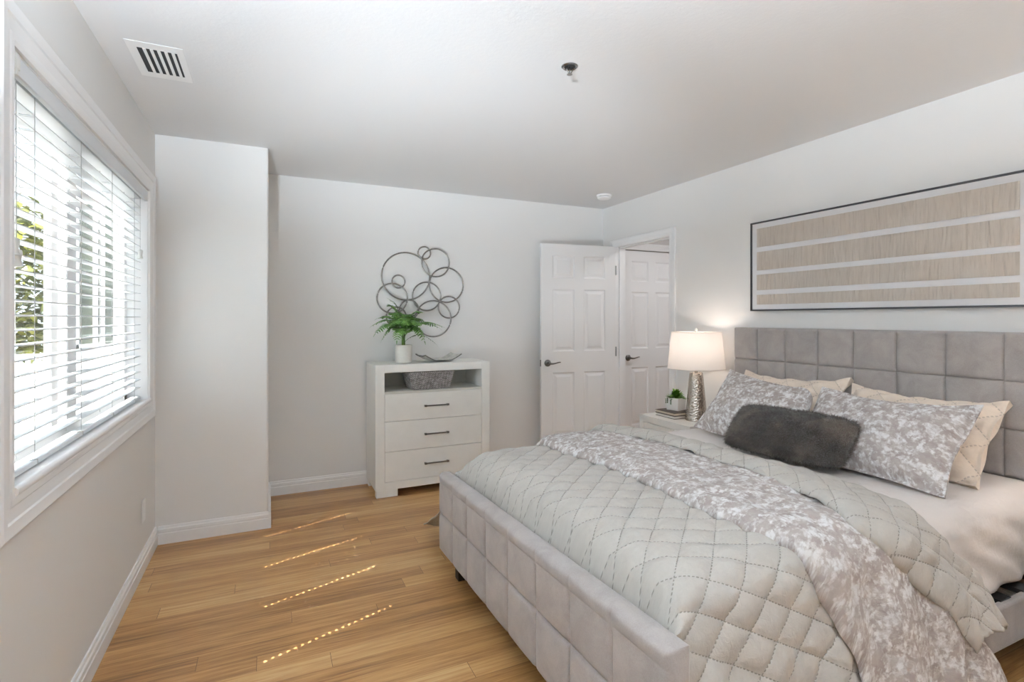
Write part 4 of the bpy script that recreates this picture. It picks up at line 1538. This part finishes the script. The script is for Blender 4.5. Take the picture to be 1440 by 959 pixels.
pz = NZ + 0.0448
pp = thing('potted_succulent', 'tiny green plant in a square white pot on the books', 'plant', (2.795, 3.07, pz))
pc = Vector((2.795, 3.07, pz))
a_ = 0.24
def potm():
    mb = MB()
    rings = []
    for (h_, z) in ((0.048, 0.0005), (0.050, 0.004), (0.053, 0.092), (0.053, 0.094), (0.048, 0.094), (0.047, 0.080)):
        rings.append([pc + Vector((h_ * (sx * math.cos(a_) - sy * math.sin(a_)), h_ * (sx * math.sin(a_) + sy * math.cos(a_)), z)) for sx, sy in ((-1, -1), (1, -1), (1, 1), (-1, 1))])
    vs_ = [q for r in rings for q in r]
    fs = [(3, 2, 1, 0)]
    for k in range(len(rings) - 1):
        for e in range(4):
            g_ = (e + 1) % 4
            fs.append((k * 4 + e, k * 4 + g_, (k + 1) * 4 + g_, (k + 1) * 4 + e))
    fs.append((20, 21, 22, 23))
    mb.add(vs_, fs)
    return mb
link_mesh('pot', potm(), M['pot'], parent=pp, smooth=False, bevel=0.002)


def blade(mb, p, d, ln, wd, curl=0.3):
    d = d.normalized(); s = d.cross(Vector((0, 0, 1)))
    if s.length < 0.05: s = Vector((1, 0, 0))
    s.normalize(); n2 = s.cross(d)
    vs_ = []
    for q, h in ((0, 0.35), (0.35, 1.0), (0.7, 0.8), (1.0, 0.05)):
        m = p + d * ln * q - Vector((0, 0, 1)) * curl * ln * q * q
        vs_ += [m + s * wd * h, m + n2 * wd * 0.2 * (1 - q), m - s * wd * h]
    fs = []
    for i in range(3):
        for k in (0, 1):
            fs.append((i * 3 + k, i * 3 + k + 1, (i + 1) * 3 + k + 1, (i + 1) * 3 + k))
    mb.add(vs_, fs)

mb = MB()
for k in range(130):
    az = rnd.uniform(0, 2 * PI); el = rnd.uniform(0.15, 1.45)
    d = Vector((math.cos(az) * math.cos(el), math.sin(az) * math.cos(el), math.sin(el)))
    p = pc + Vector((d.x * 0.028, d.y * 0.028, 0.085 + rnd.uniform(0, 0.045) * math.sin(el)))
    blade(mb, p, d, rnd.uniform(0.038, 0.066), rnd.uniform(0.008, 0.013), 0.3)
link_mesh('foliage', mb, M['succ'], parent=pp, angle=60)
mb = MB()
for (ox, oy, zz) in ((-0.040, 0.0575, 0.052), (-0.0555, 0.034, 0.058), (-0.0555, 0.006, 0.050)):
    q = Vector((ox * math.cos(a_) - oy * math.sin(a_), ox * math.sin(a_) + oy * math.cos(a_), 0))
    top = pc + q * 0.75 + Vector((0, 0, 0.097))
    mb.tube([top, pc + q * 1.02 + Vector((0, 0, 0.092)), pc + q * 1.03 + Vector((0, 0, zz))], 0.0013, 5)
    for dz in (0.0, 0.013, 0.026):
        mb.lathe([(0.001, -0.006), (0.0045, -0.002), (0.0045, 0.003), (0.001, 0.006)], pc + q * 1.06 + Vector((0, 0, zz + dz)), 8)
link_mesh('trailing_stem', mb, M['fern2'], parent=pp)

# ------------------------------------------------------------------ hall ceiling lamp, and fill lamps added out of view
def ceiling_lamp(x, y, label, power, r=0.19):
    cl = thing('ceiling_light', label, 'lamp', (x, y, H))
    c = Vector((x, y, H))
    link_mesh('base', MB().lathe([(r * 0.9, -0.0005), (r * 0.95, -0.02), (r, -0.03)], c, 48), M['plate'], parent=cl)
    link_mesh('diffuser', MB().lathe([(r * 0.98, -0.031), (r * 0.97, -0.05), (r * 0.8, -0.08), (r * 0.45, -0.098), (0.002, -0.103)], c, 48), M['diffuser'], parent=cl)
    d = bpy.data.lights.new('lamp_light', 'AREA')
    d.shape = 'DISK'; d.size = r * 1.8; d.energy = power; d.color = (0.96, 0.98, 1.0)
    lo = bpy.data.objects.new('lamp_light', d)
    COL.objects.link(lo); lo.parent = cl; lo.location = (0, 0, -0.108)
    return cl

ceiling_lamp(1.2, -0.25, 'added fill light shaped as a round flush ceiling light, out of view', CEIL_FILL_POWER)  # invented fixture, added out of view as weak general fill
ceiling_lamp(3.72, 3.2, 'round flush ceiling light in the hallway', HALL_POWER, 0.14)


def fill_torchiere(x, y, label):  # invented uplight, bounces fill light off the ceiling
    fl_ = thing('fill_floor_lamp', label, 'lamp', (x, y, 0))
    c = Vector((x, y, 0))
    link_mesh('base', MB().lathe([(0.14, 0.001), (0.14, 0.02), (0.02, 0.035)], c, 40), M['steel'], parent=fl_)
    link_mesh('pole', MB().tube([c + Vector((0, 0, 0.03)), c + Vector((0, 0, 1.70))], 0.012, 14), M['steel'], parent=fl_)
    link_mesh('bowl', MB().lathe([(0.02, 1.70), (0.10, 1.72), (0.16, 1.78), (0.17, 1.80), (0.155, 1.785), (0.095, 1.735), (0.001, 1.725)], c, 40), M['ceramic'], parent=fl_)
    d = bpy.data.lights.new('lamp_light', 'AREA')
    d.shape = 'DISK'; d.size = 0.2; d.energy = UPLIGHT_FILL_POWER; d.color = (0.78, 0.90, 1.0)
    lo = bpy.data.objects.new('lamp_light', d)
    COL.objects.link(lo); lo.parent = fl_; lo.location = (0, 0, 1.79); lo.rotation_euler = (PI, 0, 0)
    return fl_

fill_torchiere(-0.42, 0.05, 'added fill light shaped as a tall uplight floor lamp, out of view')  # added beside the camera, unseen, to brighten ceiling and walls


def fill_can_uplight(x, y, target, label, power, cone):  # invented spot in a can, added only for fill light
    cu = thing('fill_can_uplight', label, 'lamp', (x, y, 0))
    c = Vector((x, y, 0))
    link_mesh('can', MB().lathe([(0.07, 0.001), (0.075, 0.01), (0.075, 0.20), (0.070, 0.20), (0.065, 0.03)], c, 32, True, True), M['steel'], parent=cu)
    d = bpy.data.lights.new('lamp_light', 'SPOT')
    d.energy = power; d.spot_size = math.radians(cone); d.spot_blend = 1.0; d.shadow_soft_size = 0.06; d.color = (0.78, 0.90, 1.0)
    lo = bpy.data.objects.new('lamp_light', d)
    COL.objects.link(lo); lo.parent = cu; lo.location = (0, 0, 0.27)
    lo.rotation_euler = (Vector(target) - Vector((x, y, 0.27))).to_track_quat('-Z', 'Y').to_euler()
    return cu

fill_can_uplight(-0.35, 0.50, (1.35, 3.55, H), 'added fill spot shaped as a small floor can, out of view', SPOT_FILL_POWER, 52)  # unseen helper that lifts the far ceiling and back wall

# ------------------------------------------------------------------ outside the window
struct('ground', MB().box(-14, 14, -10, 22, -0.62, -0.5), M['ground'], smooth=False)
hs = thing('house_wing', 'white house wall with tall grid windows outside the bedroom window', 'building', (-0.7, 7.2, -0.5))
HX0, HX1, HY = -2.06, 1.6, 7.0
mb = MB()
wins = [(-1.86, -1.47), (-1.37, -0.98)]
wz0, wz1 = 1.02, 2.62
xs_ = [HX0] + [q for w_ in wins for q in w_] + [HX1]
for i in range(0, len(xs_), 2):
    mb.box(xs_[i], xs_[i + 1], HY, HY + 0.15, -0.5, 3.6)
for a_w, b_w in wins:
    mb.box(a_w, b_w, HY, HY + 0.15, -0.5, wz0); mb.box(a_w, b_w, HY, HY + 0.15, wz1, 3.6)
mb.box(HX0, HX1, HY + 0.15, HY + 3.0, -0.5, 3.6)
link_mesh('wall', mb, M['housewall'], parent=hs, smooth=False)
link_mesh('roof_eave', MB().box(HX0 - 0.25, HX1 + 0.2, HY - 0.3, HY + 3.2, 3.6, 3.75), M['housewall'], parent=hs, smooth=False)
for a_w, b_w in wins:
    mb = MB()
    mb.box(a_w, a_w + 0.035, HY - 0.01, HY + 0.06, wz0, wz1).box(b_w - 0.035, b_w, HY - 0.01, HY + 0.06, wz0, wz1)
    mb.box(a_w, b_w, HY - 0.01, HY + 0.06, wz0, wz0 + 0.05).box(a_w, b_w, HY - 0.01, HY + 0.06, wz1 - 0.05, wz1)
    xm = (a_w + b_w) / 2
    mb.box(xm - 0.045, xm + 0.0, HY, HY + 0.05, wz0, wz1).box(xm + 0.025, xm + 0.06, HY, HY + 0.05, wz0, wz1)
    f_ = link_mesh('window_frame', mb, M['housewall'], parent=hs, smooth=False)
    link_mesh('pane', MB().box(a_w, b_w, HY + 0.02, HY + 0.03, wz0, wz1), M['darkpane'], parent=f_, smooth=False)

def tree(name, label, c, rx, rz, n, seed):
    t = thing(name, label, 'tree', (c[0], c[1], -0.5))
    r2 = random.Random(seed)
    mb = MB()
    for k in range(n):
        while True:
            v = Vector((r2.uniform(-1, 1), r2.uniform(-1, 1), r2.uniform(-1, 1)))
            if 0.5 < v.length < 1: break
        p = Vector((c[0] + v.x * rx, c[1] + v.y * rx, c[2] + v.z * rz))
        d = Vector((r2.uniform(-1, 1), r2.uniform(-1, 1), r2.uniform(-0.6, 0.6))).normalized()
        blade(mb, p, d, r2.uniform(0.12, 0.24), r2.uniform(0.035, 0.07), 0.2)
    link_mesh('foliage', mb, M['tree'], parent=t, smooth=False)
    link_mesh('trunk', MB().tube([(c[0], c[1], -0.5), (c[0] + 0.03, c[1], 0.4), (c[0], c[1], c[2])], [0.10, 0.08, 0.04], 10), M['bark'], parent=t)
    return t

tree('leafy_tree', 'olive green tree seen through the near side of the window blind', (-3.55, 10.2, 1.95), 1.05, 1.25, 3200, 4)
rl = thing('garden_railing', 'grey white picket railing low outside the window', 'railing', (-2.3, 6.0, -0.5))
mb = MB().box(-3.6, -1.6, 5.98, 6.03, 0.98, 1.03).box(-3.6, -1.6, 5.985, 6.025, 0.30, 0.34)
link_mesh('rail', mb, M['railing'], parent=rl, smooth=False)
mb = MB()
for k in range(26):
    xk = -3.58 + k * 0.078
    mb.box(xk, xk + 0.03, 5.99, 6.02, -0.499, 0.99)
link_mesh('pickets', mb, M['railing'], parent=rl, smooth=False)
